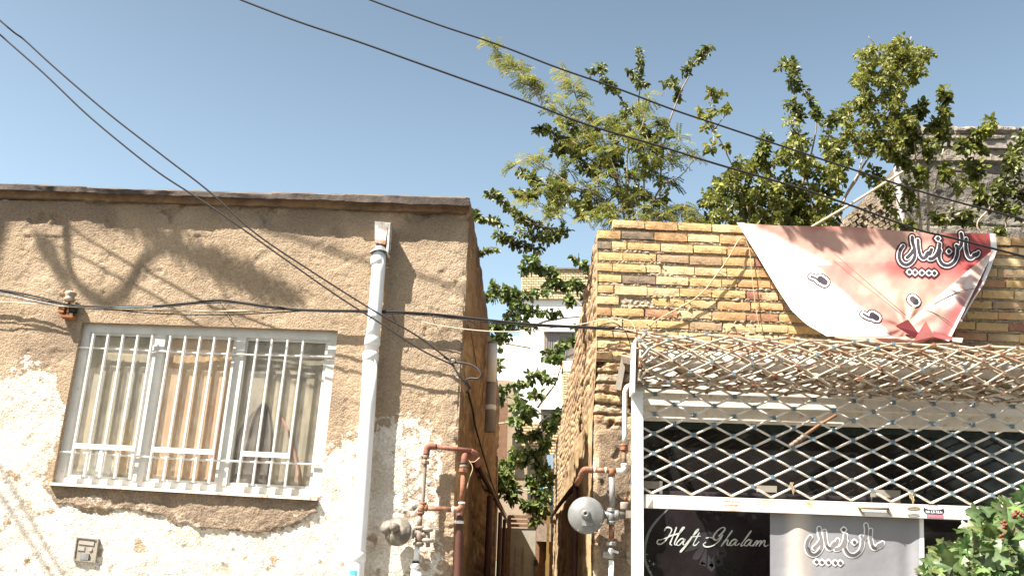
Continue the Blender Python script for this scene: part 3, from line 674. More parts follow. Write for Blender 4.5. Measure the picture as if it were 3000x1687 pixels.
    def cx(z):
        for k in range(len(cor) - 1):
            if cor[k].z >= z >= cor[k + 1].z: return lerp(cor[k + 1].x, cor[k].x, (z - cor[k + 1].z) / (cor[k].z - cor[k + 1].z))
        return cor[0].x if z > cor[0].z else cor[-1].x
    zt = cor[0].z; XRr = XR - .0
    def sf(i, j):
        u = i / 120; y = 11.2 * u ** 1.9 + .0; z = zt * (1 - j / 300); s = smooth(0, 1.2, y); x = lerp(cx(z), XRr, s) + SL * y
        p = Vector((x, y, z)); w_ = smooth(0, .1, y)
        d = fbm(p, 2.1, 4, 3) * .022 + abs(fbm(p, 9, 3, 6)) * .008
        crs = (z * 13.4 + .1 * nz(p, 3, 2)) % 1
        br = smooth(2.9, 3.15, z + fbm(p, 3, 3, 9) * .2)
        d += br * (-.012 if crs < .25 else .002)
        e = fbm(p, 3.6, 4, 21)
        if e > .2: d -= (e - .2) * .08
        c = mixc((.42, .30, .17), (.30, .205, .12), smooth(-.3, .4, fbm(p, 2.2, 4, 25)))
        if br > .5: c = mixc(c, bcolr[int(z * 13.4) % 7], .4)
        if j < 4: z += fbm(p, 3, 3, 88) * .04 * w_ - .0
        return (x - d * w_, y, z), c
    mb.grid(120, 300, sf); mb.col = (.3, .24, .18); mb.quad((cor[0].x, .02, zt - .01), (cor[0].x + .25, .02, zt - .01), (XR + .25 + SL * 11, 11.2, zt - .03), (XR + SL * 11, 11.2, zt - .03))
    mb.build('side_wall', M['mud'], root, True)
    mb = MB(); mb.quad((XR + .2, .3, zt - .35), (9, .3, zt - .35), (9, .9, zt - .35), (XR + .2, .9, zt - .35)); mb.build('roof', M['roof'], root)
    # lintel: stepped, painted steel and render profile across the opening
    mb = MB(); xs = [1868 + k * 45 for k in range(30)]
    prof = [(1020, .01), (1105, .01), (1148, .012), (1150, .030), (1184, .032), (1185, .062), (1222, .064), (1223, .09), (1231, .092), (1232, .115)]
    def lf(i, j):
        x = xs[i]; y, Y = prof[j]; p = pw(x, y + (x - 1868) * .030, Y); p.z += nz(p, 3, j) * .003; p.y += fbm(p, 6, 3, j) * .002
        return tuple(p), (.70, .66, .58)
    mb.grid(len(xs) - 1, len(prof) - 1, lf); mb.build('lintel', M['lintel'], root)
    # dark interior and glass
    zl = pw(1900, 1232, .11)
    A = pw(1868, 1232, .14); B = pw(3100, 1232 + 37, .14)
    m = MB(); m.box((A.x - .05, .142, .3), (B.x + 2, .15, A.z + .1)); m.build('shop_glass', M['darkglass'], root)
    m = MB()
    def cf(i, j):
        x = lerp(1862, 3100, i / 90); y = 1228 + (x - 1868) * .030 + lerp(0, 26 + 3 * math.sin(i * .31), j / 3); p = pw(x, y, .134 + .004 * math.sin(i * 1.3)); return tuple(p), (1, 1, 1)
    m.grid(90, 3, cf); m.build('pelmet', M['tarsheet'], root, True)
    # window fittings: pale boxes and a frame seen through the glass
    def plate(x0, y0, x1, y1, name, mt, Y=.125, t=.012):
        m = MB(); s = .03 * (x1 - x0); T = [pw(x0, y1, Y), pw(x1, y1 + s, Y), pw(x1, y0 + s, Y), pw(x0, y0, Y)]; m.hexa(T + [v + Vector((0, t, 0)) for v in T]); return m.build(name, mt, root)
    plate(1884, 1408, 1932, 1430, 'light_fitting', M['greyplast']); plate(1932, 1408, 1941, 1446, 'light_fitting', M['wpipe']); plate(2218, 1421, 2276, 1440, 'light_fitting', M['greyplast'])
    plate(2552, 1433, 2638, 1475, 'sign_holder', M['greyplast']); plate(2556, 1455, 2618, 1470, 'sign_slot', M['ink'], .122)
    plate(1884, 1434, 2560, 1446, 'glazing_bar', M['ink'], .128); plate(2640, 1462, 3100, 1468, 'glazing_bar', M['tarsheet'], .128)
    # rusty props inside the opening
    m = MB(); m.tube([pw(2320, 1300, .05), pw(2400, 1245, .04), pw(2450, 1215, .03)], .011, 8); m.build('rusty_strut', M['wood'], root, True)
    m = MB(); c = pw(2355, 1275, .0); 
    for k in range(4): m.tube([pw(2318 + k * 11, 1300 - k * 8, .04), pw(2323 + k * 11, 1308 - k * 8, .03)], .02, 8)
    m.build('rusty_bolt', M['dirtymetal'], root, True)
    # ---------------- roller shutter
    YS = -.36
    x0n, y0n = 1919.5, 1153.5; per = 116.3; half = 29.0
    def node(i, j):                                     # i in half columns, j rows
        x = x0n + i * per / 2 - j * .9 + (i * j) * .03; y = y0n + j * half + (x - x0n) * .0355
        return x, y
    def nclean(i, j, Y=YS): x, y = node(i, j); return pw(x, y, Y)
    m = MB(); rr = .0075
    for j in range(-1, 10):
        for i in range(-1, 22):
            if (i + j) % 2: continue
            for di in (-1, 1):
                i2, j2 = i + di, j + 1
                if i2 < -1: continue
                p, q = nclean(i, j), nclean(i2, j2)
                if i2 == -1 or i == -1:
                    # stop at the post
                    pass
                off = .004 * di; p.y += off; q.y += off
                m.tube([p, q], rr, 7)
    m.mi = 1
    for j in range(0, 10):
        for i in range(-1, 22):
            if (i + j) % 2: continue
            c = nclean(i, j, YS - .004); s = .011; m.box((c.x - s, c.y - .013, c.z - s * 1.15), (c.x + s, c.y + .013, c.z + s * 1.15))
    sh = m.build('roller_shutter', [M['wmetal2'], M['blue']], root, True)
    sh.data.polygons.foreach_set('use_smooth', [pi == 0 for pi in [p.material_index for p in sh.data.polygons]])
    # the rolled up part: the same lattice wound on its drum
    RC = .178; ax0 = pw(1866, 1056, -.40); ax1 = pw(3100, 1056 + 1234 * .037, -.40); axd = (ax1 - ax0); Lx = axd.length; axd.normalize()
    upv = Vector((0, 0, 1)) - axd * axd.z; upv.normalize(); fwd = axd.cross(upv)
    if fwd.y > 0: fwd = -fwd
    P_ = .268; H_ = .068
    def lattice_roll(m, r, ph, sx, jit, joints):
        nstep = max(8, int(round(2 * math.pi * r / H_))); nstep += nstep % 2; dth = 2 * math.pi / nstep
        def pt(i, j, e=0):
            th = j * dth + ph; s = sx + i * P_ / 2 + jit * math.sin(j * 2.1 + i) * .01
            s = max(0, min(Lx, s)); rj = r + e + jit * .010 * math.sin(i * 1.7 + j * .9)
            return ax0 + axd * s + upv * (math.sin(th) * rj) + fwd * (math.cos(th) * rj)
        ni = int((Lx - sx) / (P_ / 2)) + 1
        for j in range(nstep):
            for i in range(-1, ni + 1):
                if (i + j) % 2: continue
                for di in (-1, 1):
                    a, b = pt(i, j, .003 * di), pt(i + di, j + 1, .003 * di)
                    if (a - b).length < .03: continue
                    mid = (a + b) / 2; m.mi = 0; m.tube([a, b], .0080, 6)
                m.mi = 1 if joints and (i * 7 + j * 3) % 5 < 2 else (2 if (i + j * 3) % 4 == 0 else 0); c = pt(i, j, .004); s = .010; m.box((c.x - s, c.y - s, c.z - s), (c.x + s, c.y + s, c.z + s))
        m.mi = 0
    m = MB(); lattice_roll(m, RC, .2, .05, 1, True); roll = m.build('shutter_roll', [M['rustlat'], M['blue'], M['rust']], root)
    roll.parent = sh
    m = MB(); lattice_roll(m, RC - .035, .9, .13, 1, False); m.build('shutter_roll', [M['rustlat'], M['blue'], M['rust']], sh)
    m = MB(); lattice_roll(m, RC - .07, 1.4, .09, 1, False); m.build('shutter_roll', [M['rustlat'], M['blue'], M['rust']], sh)
    m = MB(); m.tube([ax0 + upv * .02, ax0 + axd * Lx + upv * .02], .058, 20); m.build('drum', M['wmetal2'], sh, True)
    for k in range(9):
        m = MB(); m.tube([ax0 + axd * (.3 + k * .45) + upv * .1 * math.sin(k) + fwd * .08, ax0 + axd * (.55 + k * .45) + upv * .11 * math.cos(k * 2) - fwd * .05], .012, 6); m.build('spring_rod', M['rust'], sh, True)
    # end plate and bracket
    m = MB(); T = [pw(x, y, -.52) for x, y in ((1853, 1148), (1860, 1148), (1864, 985), (1858, 1000))]; m.hexa(T + [Vector((v.x + .0, -.36, v.z)) for v in T]); m.build('end_plate', M['wmetal'], sh)
    m = MB(); m.hexa([pw(x, y, -.04) for x, y in ((1801, 1140), (1819, 1143), (1836, 1050), (1820, 1049))] + [pw(x, y, .0) for x, y in ((1801, 1140), (1819, 1143), (1836, 1050), (1820, 1049))]); m.build('wall_bracket', M['greyplast'], sh)
    m = MB(); a = pw(1826, 1050, -.02); b = pw(1858, 1058, -.40); m.bar(a, b, .03, .05); m.build('wall_bracket', M['dirtymetal'], sh)
    m = MB(); m.bar(pw(1868, 1128, -.37), pw(1868, 1149, -.37), .082, .07); m.bar(pw(1870, 1060, -.35), pw(1872, 1150, -.35), .05, .02); m.build('guide_top', M['frame'], sh)
    m = MB(); T = [pw(x, y, -.40) for x, y in ((1853, 1760), (1886, 1760), (1884, 1146), (1853, 1146))]; m.hexa(T + [Vector((v.x, -.34, v.z)) for v in T]);
    a, b = T[0], T[1]; m.hexa([(a.x, -.40, .1), (b.x, -.40, .1), b, a, (a.x, -.34, .1), (b.x, -.34, .1), (b.x, -.34, b.z), (a.x, -.34, a.z)]); m.build('guide_post', M['wmetal3'], sh)
    T = [pw(x, y, -.385) for x, y in ((1888, 1486), (3100, 1531), (3100, 1491), (1888, 1447))]; m = MB(); m.hexa(T + [Vector((v.x, -.345, v.z)) for v in T]); bb = m.build('bottom_bar', M['wmetal4'], sh)
    def onbar(x, y, Y=-.388): return pw(x, y, Y)
    m = MB(); m.tube([onbar(2515, 1487, -.40), onbar(2602, 1490, -.40)], .007, 8); m.tube([onbar(2602, 1488, -.40), onbar(2602, 1492, -.38)], .008, 8); m.tube([onbar(2517, 1486, -.40), onbar(2517, 1488, -.38)], .008, 8)
    m.build('handle_bolt', M['rust'], sh, True)
    m = MB(); m.bar(onbar(2520, 1494, -.388), onbar(2536, 1512, -.388), .006, .006); m.bar(onbar(2597, 1494, -.388), onbar(2612, 1513, -.388), .006, .006); m.build('handle_stay', M['dirtymetal'], sh)
    for (x, y, l) in ((2676, 1487, 36), (2676, 1507, 34)):
        m = MB(); 
        P = [onbar(x + l / 2 * math.cos(t) , y + 3.2 * math.sin(t), -.388) for t in [k * math.pi / 8 for k in range(17)]]; m.tube(P, .0018, 5); m.build('lock_slot', M['dirtymetal'], sh)
    m = MB(); T = [onbar(x, y) for x, y in ((1898, 1483), (1913, 1484), (1911, 1462), (1903, 1475))]; m.hexa(T + [v + Vector((0, .004, 0)) for v in T]); m.build('rust_notch', M['dirtymetal'], sh)
    # small printed lines on the bar and the mouth-shaped sticker
    m = MB(); rn = random.Random(5)
    for row, yy in enumerate((1467, 1478)):
        x = 2122 + row * 0
        while x < 2172:
            l = rn.uniform(2, 5); m.bar(onbar(x, yy + (x - 2122) * .036, -.3862), onbar(x + l, yy + (x - 2122) * .036, -.3862), .0045 * rn.uniform(.6, 1.3), .0012); x += l + 2
    m.build('stencilled_marks', M['stencil'], sh)
    stk = MB(); c = onbar(2736, 1494, -.3866)
    def disc(m, c, rx, rz, Y, z0=-1, z1=1, n=20):
        V = [(c.x + rx * math.cos(t), Y, c.z + rz * max(z0, min(z1, math.sin(t)))) for t in [k * 2 * math.pi / n for k in range(n)]]; V2 = [(x, y + .001, z) for (x, y, z) in V]
        m.add(V + V2, [tuple(range(n))[::-1], tuple(range(n, 2 * n))] + [(k, (k + 1) % n, n + (k + 1) % n, n + k) for k in range(n)])
    disc(stk, c, .066, .036, -.3868); st = stk.build('sticker', M['ink'], sh)
    m = MB(); disc(m, c + Vector((0, 0, .016)), .058, .014, -.3884); 
    m.build('sticker_band', M['inkwhite'], sh)
    m = MB(); m.box((c.x - .05, -.3886, c.z - .042), (c.x + .055, -.3866, c.z - .026)); m.build('sticker_base', M['pink'], sh)
    m = MB()
    glyphs = [(-.05, 'dl'), (-.036, 'o'), (-.016, 'l'), (-.004, 'n'), (.016, 'o'), (.028, 'l'), (.040, 'n')]
    for gx, k in glyphs:
        for t in ([(0, -.008, 0, .008), (.008, -.008, .008, .004)] if k != 'l' else [(0, -.008, 0, .008), (0, -.008, .006, -.006)]):
            m.bar(Vector((c.x + gx + t[0], -.3888, c.z - .010 + t[1])), Vector((c.x + gx + t[2], -.3888, c.z - .010 + t[3])), .0035, .001)
    m.build('sticker_digits', M['inkwhite'], sh)
    for (x, y) in ((2320, 1418), (2671, 1447)):
        m = MB(); 
        for k in range(3): m.tube(cr([onbar(x + k * 4 - 4, y - 6, -.375), onbar(x + k * 3 - 5, y + 10, -.38), onbar(x + 8 - k * 2, y + 18 + k * 6, -.38), onbar(x + k * 3, y + 4, -.375)], 4), .002, 5)
        m.build('wire_tie', M['rope'], sh, True)
M['lintel'] = mat('lintel_paint', (.70, .66, .59), rough=.7, spec=.2, var=.15, vs_=8, stain=(.35, .25, .16), stain_amt=.36, stain_s=14)
M['wmetal2'] = mat('lattice_paint', (.66, .61, .54), rough=.5, spec=.35, var=.15, vs_=20, stain=(.38, .22, .12), stain_amt=.33, stain_s=18)
M['wmetal3'] = mat('post_paint', (.76, .76, .75), rough=.5, spec=.35, var=.06, vs_=6)
M['wmetal4'] = mat('bar_paint', (.76, .73, .67), rough=.5, spec=.35, var=.08, vs_=6, stain=(.45, .25, .12), stain_amt=.38, stain_s=7)
M['stencil'] = mat('faded_stencil', (.30, .17, .10), rough=.7, var=.2)
shop()

# ------------------------------------------------------------------ writing
def ribbon(m, pts, w_, fn, off, n=4, closed=False, taper=None):
    """flat stroke with round ends laid on a surface fn(x,y)->point, lifted by off towards -Y"""
    P = [Vector((p[0], p[1], 0)) for p in pts]; C = cr(P, n) if len(P) > 2 else [lerp(P[0], P[1], t / 4) for t in range(5)]
    N = len(C); L = []; Rr = []
    for i in range(N):
        d = C[min(i + 1, N - 1)] - C[max(i - 1, 0)]; d.normalize(); nn = Vector((-d.y, d.x, 0)); ww = w_ * (taper(i / (N - 1)) if taper else 1)
        L.append(C[i] + nn * ww); Rr.append(C[i] - nn * ww)
    def pt(v): p = fn(v.x, v.y); return Vector((p.x, p.y - off, p.z))
    m.add([pt(v) for v in L] + [pt(v) for v in C] + [pt(v) for v in Rr],
          [(i, i + 1, N + i + 1, N + i) for i in range(N - 1)] + [(N + i, N + i + 1, 2 * N + i + 1, 2 * N + i) for i in range(N - 1)])
    for k in (0, N - 1):
        ww = w_ * (taper(k / (N - 1)) if taper else 1); c = C[k]; q = [pt(c + Vector((math.cos(a), math.sin(a), 0)) * ww) for a in [t * math.pi / 6 for t in range(12)]]
        for v in q: v.y += .0002 * (1 if k else 2)
        m.add(q, [tuple(range(12))])
# the Persian words for beauty salon, as skeleton strokes in lettering units
SALON = [
    [(2122, 612), (2118, 660), (2124, 710), (2140, 760), (2165, 772), (2192, 752), (2204, 738)], [(2204, 738), (2216, 742), (2226, 726)], [(2180, 762), (2194, 742), (2206, 752), (2222, 738)],
    [(2080, 566), (2086, 610), (2080, 660), (2058, 690), (2050, 706), (2046, 752), (2020, 806), (1972, 836), (1924, 826), (1896, 786), (1892, 742), (1902, 708)],
    [(2060, 692), (2040, 668)],
    [(1898, 654), (1890, 700), (1868, 748), (1838, 776), (1812, 780)],
    [(1712, 622), (1716, 680), (1730, 745), (1756, 776), (1782, 760), (1806, 726)], [(1776, 762), (1796, 728), (1812, 740), (1828, 700)],
    [(1664, 596), (1668, 640), (1684, 700), (1686, 756), (1662, 804), (1618, 832), (1576, 816), (1554, 772), (1560, 716), (1586, 672)], [(1620, 770), (1650, 742), (1680, 700)],
]
DOTS = [(1882, 608), (1976, 718), (1640, 892), (1688, 896), (1746, 898), (1806, 900), (1852, 902)]
def salon(root, fn, s, ox, oy, layers):
    """layers: (half width, offset, material, name)"""
    def T(p): return ((p[0] - 1900) * s + ox, (p[1] - 700) * s + oy)
    for (hw, off, mt, name) in layers:
        m = MB()
        for k, st in enumerate(SALON):
            ribbon(m, [T(p) for p in st], hw * s, fn, off + k * .00012)
        for (x, y) in DOTS:
            r = hw * s * 1.25; cx_, cy_ = T((x, y)); q = []
            for t in range(8):
                a = t * math.pi / 4; rr = r * (1.15 if t % 2 == 0 else .95); p = fn(cx_ + rr * math.cos(a), cy_ + rr * math.sin(a)); q.append(Vector((p.x, p.y - off - .0016, p.z)))
            m.add(q, [tuple(range(8))])
        m.build(name, mt, root)

def glass_sign():
    root = empty('window_sign', 'dark window panel with pale cursive writing behind the shutter opening', 'sign')
    T = [pw(x, y, .10) for x, y in ((1886, 1760), (2262, 1760), (2262, 1480), (1886, 1470))]
    m = MB(); m.hexa(T + [Vector((v.x, .13, v.z)) for v in T]); m.build('panel', M['signpanel'], root)
    fn = lambda x, y: pw(1850 + x / 3.03, 1350 + y / 3.03, .10)
    ST = [([(292, 615), (312, 588), (345, 592), (356, 612), (338, 650), (300, 706), (258, 736), (230, 728), (234, 702), (268, 694), (320, 676)], 1),
          ([(398, 588), (384, 628), (358, 690), (342, 732), (356, 744)], 1), ([(320, 676), (350, 660), (420, 640), (456, 606), (470, 590), (452, 592), (412, 660), (382, 724), (388, 742), (402, 736)], 1),
          ([(470, 696), (446, 686), (416, 708), (398, 738), (420, 746), (452, 716), (474, 690), (456, 732), (470, 742), (492, 724)], .9),
          ([(492, 724), (540, 668), (586, 620), (594, 602), (572, 616), (530, 684), (482, 752), (436, 806), (440, 786), (500, 728)], .9),
          ([(600, 636), (572, 690), (548, 738), (566, 746), (598, 716)], .9), ([(528, 672), (612, 664)], .7),
          ([(776, 664), (812, 628), (830, 598), (806, 588), (764, 616), (730, 660), (730, 692), (756, 698), (800, 664)], 1.1), ([(806, 656), (778, 704), (724, 748), (664, 760), (636, 740), (656, 720)], 1), ([(662, 682), (700, 676), (740, 690)], .8),
          ([(892, 618), (850, 676), (812, 730), (796, 752)], 1), ([(800, 746), (834, 706), (858, 700), (846, 736), (860, 746), (880, 730)], .9),
          ([(936, 702), (910, 694), (880, 718), (866, 744), (892, 746), (924, 714), (938, 698), (918, 738), (934, 746), (956, 730)], 1),
          ([(1060, 620), (1016, 680), (974, 736), (976, 752), (1002, 738)], 1),
          ([(1064, 704), (1040, 696), (1012, 718), (1000, 744), (1022, 750), (1052, 720), (1068, 700), (1048, 740), (1064, 750), (1080, 740)], 1),
          ([(1078, 752), (1106, 708), (1122, 706), (1108, 738), (1100, 752)], .9), ([(1104, 746), (1136, 710), (1152, 706), (1140, 738), (1132, 754)], .9), ([(1136, 746), (1168, 710), (1186, 706), (1176, 740), (1188, 754), (1212, 744)], .9)]
    m = MB()
    for k, (st, ww) in enumerate(ST): ribbon(m, st, 6.0 * ww, fn, .003 + k * .0001, taper=lambda t: .55 + .55 * abs(math.sin(t * 6 + .8)))
    m.build('lettering', M['letters'], root)
    m = MB(); ribbon(m, [(325, 425), (230, 520), (160, 620), (122, 740), (118, 860), (160, 980), (230, 1080)], 9, fn, .002, n=10, taper=lambda t: .5 + .9 * math.sin(t * 3.1)); m.build('arc_line', M['arc'], root)
    m = MB()
    for (x, y, r) in ((195, 912, 14), (160, 885, 6), (150, 930, 5), (135, 825, 5), (170, 985, 7)):
        ribbon(m, [(x - r, y), (x + r, y)], 1.5, fn, .0035); ribbon(m, [(x, y - r), (x, y + r)], 1.5, fn, .0038)
    m.build('sparkles', M['letters'], root)
    # pale faded swirl of a printed figure
    m = MB()
    for k in range(9):
        a = k * .7; ribbon(m, [(620 + 150 * math.cos(a), 760 + 150 * math.sin(a) * .8), (700 + 120 * math.cos(a + .8), 800 + 150 * math.sin(a + .8)), (720 + 60 * math.cos(a + 1.5), 760 + 100 * math.sin(a + 1.5))], 26, fn, .0006 + k * .0001, taper=lambda t: .2 + math.sin(t * 3.1))
    m.build('faded_print', M['faint'], root)
M['signpanel'] = mat('sign_panel', (.016, .012, .014), rough=.25, spec=.4, var=.6, vs_=5)
M['arc'] = mat('arc_grey', (.16, .18, .17), rough=.6, var=.2)
M['faint'] = mat('faint_print', (.030, .027, .032), rough=.5, var=.3)
glass_sign()

def grey_banner():
    root = empty('fabric_banner', 'pale grey cloth banner with white outlined Persian lettering under the shutter bar', 'banner')
    def fn(x, y):       # native picture px
        u = (x - 2256) / 450; Y = -.012 + .012 * math.sin(u * 9 + .8) * (.4 + .6 * smooth(1530, 1680, y)) + .018 * math.exp(-((u - .18) / .07) ** 2) * -1 + .012 * math.exp(-((u - .9) / .05) ** 2)
        return pw(x, y, Y - .322)
    m = MB()
    def f(i, j):
        x = lerp(2256, 2706 + 4 * (j / 40), i / 90); y = lerp(1488 + (x - 2256) * .04, 1800, j / 40); u = i / 90
        c = (.235, .235, .25)
        c = mixc(c, (.52, .46, .41), smooth(.12, .0, abs(u - .19)) * .8)
        if u > .972: c = (.78, .77, .75)
        return tuple(fn(x, y)), c
    m.grid(90, 40, f); m.build('cloth', M['cloth3'], root, True)
    s = 1 / 3.03
    salon(root, fn, s, 1850 + 1900 / 3.03, 1350 + 700 / 3.03 , [(24, .0022, M['inkwhite'], 'letter_outline'), (14, .0042, M['greyfill'], 'letter_fill')])
    for st in ([(1566, 770), (1590, 815), (1630, 826), (1668, 796)], [(1900, 780), (1930, 820), (1975, 830), (2020, 800)], [(2135, 755), (2165, 770)], [(1735, 755), (1760, 772)]):
        m = MB(); ribbon(m, [(1850 + x / 3.03, 1350 + y / 3.03) for x, y in st], 10 / 3.03, fn, .0062); m.build('letter_shade', M['inkgrey'], root)
    for (x, y) in DOTS:
        m = MB(); ribbon(m, [(1850 + x / 3.03 - 1.5, 1350 + y / 3.03), (1850 + x / 3.03 + 1.5, 1350 + y / 3.03)], 3.2, fn, .0075); m.build('letter_dot', M['inkgrey'], root)
M['cloth3'] = mat('banner_cloth', attr=True, rough=.7, spec=.15, var=.05, vs_=6, bump=.3, bs=7, dist=.02)
M['greyfill'] = mat('grey_fill', (.19, .18, .185), rough=.7, var=.1)
grey_banner()

def red_banner():
    root = empty('vinyl_banner', 'torn red and white vinyl banner with Persian lettering sagging from the brick parapet', 'banner')
    LEFT = [(652, 2160), (690, 2185), (760, 2228), (850, 2282), (910, 2322), (950, 2365), (985, 2425), (1010, 2500)]
    RIGHT = [(688, 2918), (740, 2921), (800, 2902), (850, 2882), (900, 2852), (950, 2826), (985, 2805), (1010, 2790)]
    def itp(T, y):
        for k in range(len(T) - 1):
            if T[k][0] <= y <= T[k + 1][0]: return lerp(T[k][1], T[k + 1][1], (y - T[k][0]) / (T[k + 1][0] - T[k][0]))
        return T[0][1] if y < T[0][0] else T[-1][1]
    def YY(x, y):
        v = (y - 660) / 340
        Y = -.035 - .30 * smooth(.1, 1, v) - .018 * math.sin(x * .013 + y * .006) * v - .012 * fbm((x / 90, y / 90, 0), 1, 3)
        # creases converging on the gathered knot at the bottom right
        dx, dy = x - 2655, y - 960; a = math.atan2(dy, dx); r = math.hypot(dx, dy)
        Y -= .012 * math.sin(a * 9) * math.exp(-r / 220) * smooth(0, 60, r)
        return Y
    def fn(x, y): return pw(x, y, YY(x, y))
    def colr(x, y):
        n = fbm((x / 120, y / 120, 0), 1, 4, 3)
        c = mixc((.42, .195, .165), (.50, .32, .25), smooth(-.4, .5, n))
        # upper half: washed out print
        if y < 770 + 10 * n + (x - 2400) * -.0: c = mixc(c, (.52, .33, .27), .6)
        if y < 690: c = mixc(c, (.32, .05, .05), .6 * smooth(690, 655, y) * smooth(2300, 2400, x))
        c = mixc(c, (.28, .035, .04), smooth(2660, 2830, x - (y - 700) * .5 + n * 30) * .9)
        c = mixc(c, (.34, .06, .06), .75 * math.exp(-((y - 785) / 30) ** 2) * smooth(2400, 2650, x))
        w_ = smooth(-14, 14, (2300 + (y - 700) * 1.12) - x + n * 20)   # pale left part
        if y < 775: w_ = smooth(-10, 60, (2230 + (y - 660) * 1.9) - x + n * 20)
        c = mixc(c, (.82, .80, .77), w_)
        # right border
        rb = itp(RIGHT, y)
        if x > rb - 16: c = (.80, .78, .75)
        return c
    m = MB(); NX, NY = 190, 90
    def f(i, j):
        v = j / NY; u = i / NX; yt = lerp(652, 688, u); yb = 985 + 22 * math.sin(min(1, u * 1.15) * 3.1) + 6 * math.sin(u * 17)
        y = lerp(yt, yb, v); x = lerp(itp(LEFT, lerp(652, 1010, v)), itp(RIGHT, lerp(688, 1010, v)), u)
        y += 3 * math.sin(u * 11) * (1 - v)
        return tuple(fn(x, y)), colr(x, y)
    m.grid(NX, NY, f); m.build('sheet', M['cloth'], root, True)
    # folded-over flap at right, lifted in front
    def FL(x, y, e=.0): p = pw(x, y, YY(x, y) - .035 - e); return p
    m = MB()
    A, B, C_ = (2905, 735), (2640, 958), (2780, 1000)
    def tf(i, j):
        a = i / 24; b = j / 24; x = lerp(lerp(A[0], B[0], a), lerp(A[0] + 6, C_[0], a), b); y = lerp(lerp(A[1], B[1], a), lerp(A[1], C_[1], a), b)
        c = mixc((.52, .36, .30), (.62, .54, .50), smooth(-.3, .3, fbm((x / 60, y / 60, 2), 1, 3))); c = mixc(c, (.36, .07, .075), .85 * smooth(.45, .85, b) * smooth(.3, .7, a) + .25 * math.exp(-((b - .35) / .1) ** 2))
        if b > .93: c = (.8, .78, .75)
        return tuple(FL(x, y, .012 * math.sin(b * 5) * a)), c
    m.grid(24, 24, tf); m.build('folded_corner', M['cloth'], root, True)
    # crumpled knot
    m = MB(); m.col = (.74, .26, .27)
    def kq(P, c): m.col = c; V = [FL(x, y, e) for x, y, e in P]; m.add(V, [tuple(range(len(V)))])
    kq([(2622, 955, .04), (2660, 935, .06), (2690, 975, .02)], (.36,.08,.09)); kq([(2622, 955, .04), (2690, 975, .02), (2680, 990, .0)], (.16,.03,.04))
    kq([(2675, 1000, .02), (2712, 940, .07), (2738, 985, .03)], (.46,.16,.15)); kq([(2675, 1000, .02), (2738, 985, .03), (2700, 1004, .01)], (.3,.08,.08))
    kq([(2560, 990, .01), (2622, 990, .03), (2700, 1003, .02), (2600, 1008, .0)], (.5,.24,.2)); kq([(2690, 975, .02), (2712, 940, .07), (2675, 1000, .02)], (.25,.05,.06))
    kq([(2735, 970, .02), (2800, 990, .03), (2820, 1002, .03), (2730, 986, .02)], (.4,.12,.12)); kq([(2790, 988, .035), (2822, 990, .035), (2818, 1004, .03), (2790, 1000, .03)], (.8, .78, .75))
    m.build('knot', M['cloth'], root)
    # lower hem hanging over the roll
    m = MB()
    def hf(i, j):
        u = i / 40; x = lerp(2445, 2735, u); y = 984 + 22 * math.sin(u * 3.1) * (j / 6) + 3 + 2 * j / 6; return tuple(pw(x, y, YY(x, 1000) - .03 - .012 * math.sin(j / 6 * 3))), (.46,.34,.28)
    m.grid(40, 6, hf); m.build('hem', M['cloth'], root, True)
    # lettering: words top right, scattered dots lower
    s = .345
    def T_(x, y): return (2100 + x / 2.862, 620 + y / 2.862)
    salon(root, fn, s, 2100 + 1880 / 2.862 - (1900 - 1888) * s, 620 + 318 / 2.862, [(36, .002, M['inkhalo'], 'letter_halo'), (21, .004, M['inkwhite'], 'letter_outline'), (14, .006, M['ink'], 'letter_fill')])
    for parts in ((([(866, 566), (902, 592)], 27), ([(790, 545), (832, 562), (860, 590)], 8)), (([(1300, 868), (1338, 892)], 25), ([(1225, 858), (1262, 880), (1292, 890)], 8)), (([(1638, 735), (1664, 757)], 27),)):
        for (ww, off, mt, nm) in ((26, .002, M['inkhalo'], 'letter_halo'), (15, .004, M['inkwhite'], 'letter_outline'), (0, .006, M['ink'], 'letter_fill')):
            m = MB()
            for pts, w1 in parts: ribbon(m, [T_(*p) for p in pts], (w1 + ww) / 2.862, fn, off)
            m.build(nm, mt, root)
    # eyelet
    m = MB(); c = FL(2816, 939, .01); m.lathe(c, (0, -1, 0), [(0, .009), (.003, .008)], 12); m.build('eyelet', M['dirtymetal'], root)
    # white folded-over left margin
    m = MB()
    def wf(i, j):
        v = j / 50; y = lerp(652, 985, v); xl = itp(LEFT, lerp(652, 985, v)) - 2; xr = xl + lerp(22, 190, smooth(0, 1, v)) ; x = lerp(xl, xr, i / 16); x = min(x, itp(RIGHT, y) - 20)
        return tuple(pw(x, y, YY(x, y) - .010 - .006 * math.sin(i / 16 * 3.1))), (.83, .82, .80)
    m.grid(16, 50, wf); m.build('folded_margin', M['cloth'], root, True)
    m = MB(); m.tube(cr([fn(*T_(x, y)) + Vector((0, -.02, 0)) for x, y in ((600, 745), (625, 760), (640, 790), (700, 800), (800, 805), (900, 792), (1000, 812), (1100, 850), (1220, 895))], 4), .0022, 5); m.build('cord', M['rope'], root, True)
    m = MB(); m.tube(cr([FL(*T_(x, y), .012) for x, y in ((1720, 815), (1800, 840), (1880, 880), (1940, 920), (1990, 960))], 4), .0022, 5); m.build('cord', M['inkgrey'], root, True)
    m = MB(); m.tube(cr([FL(*T_(x, y), .012) for x, y in ((1820, 770), (1920, 720), (2050, 665), (2160, 645), (2240, 632))], 4), .0022, 5); m.build('cord', M['inkgrey'], root, True)
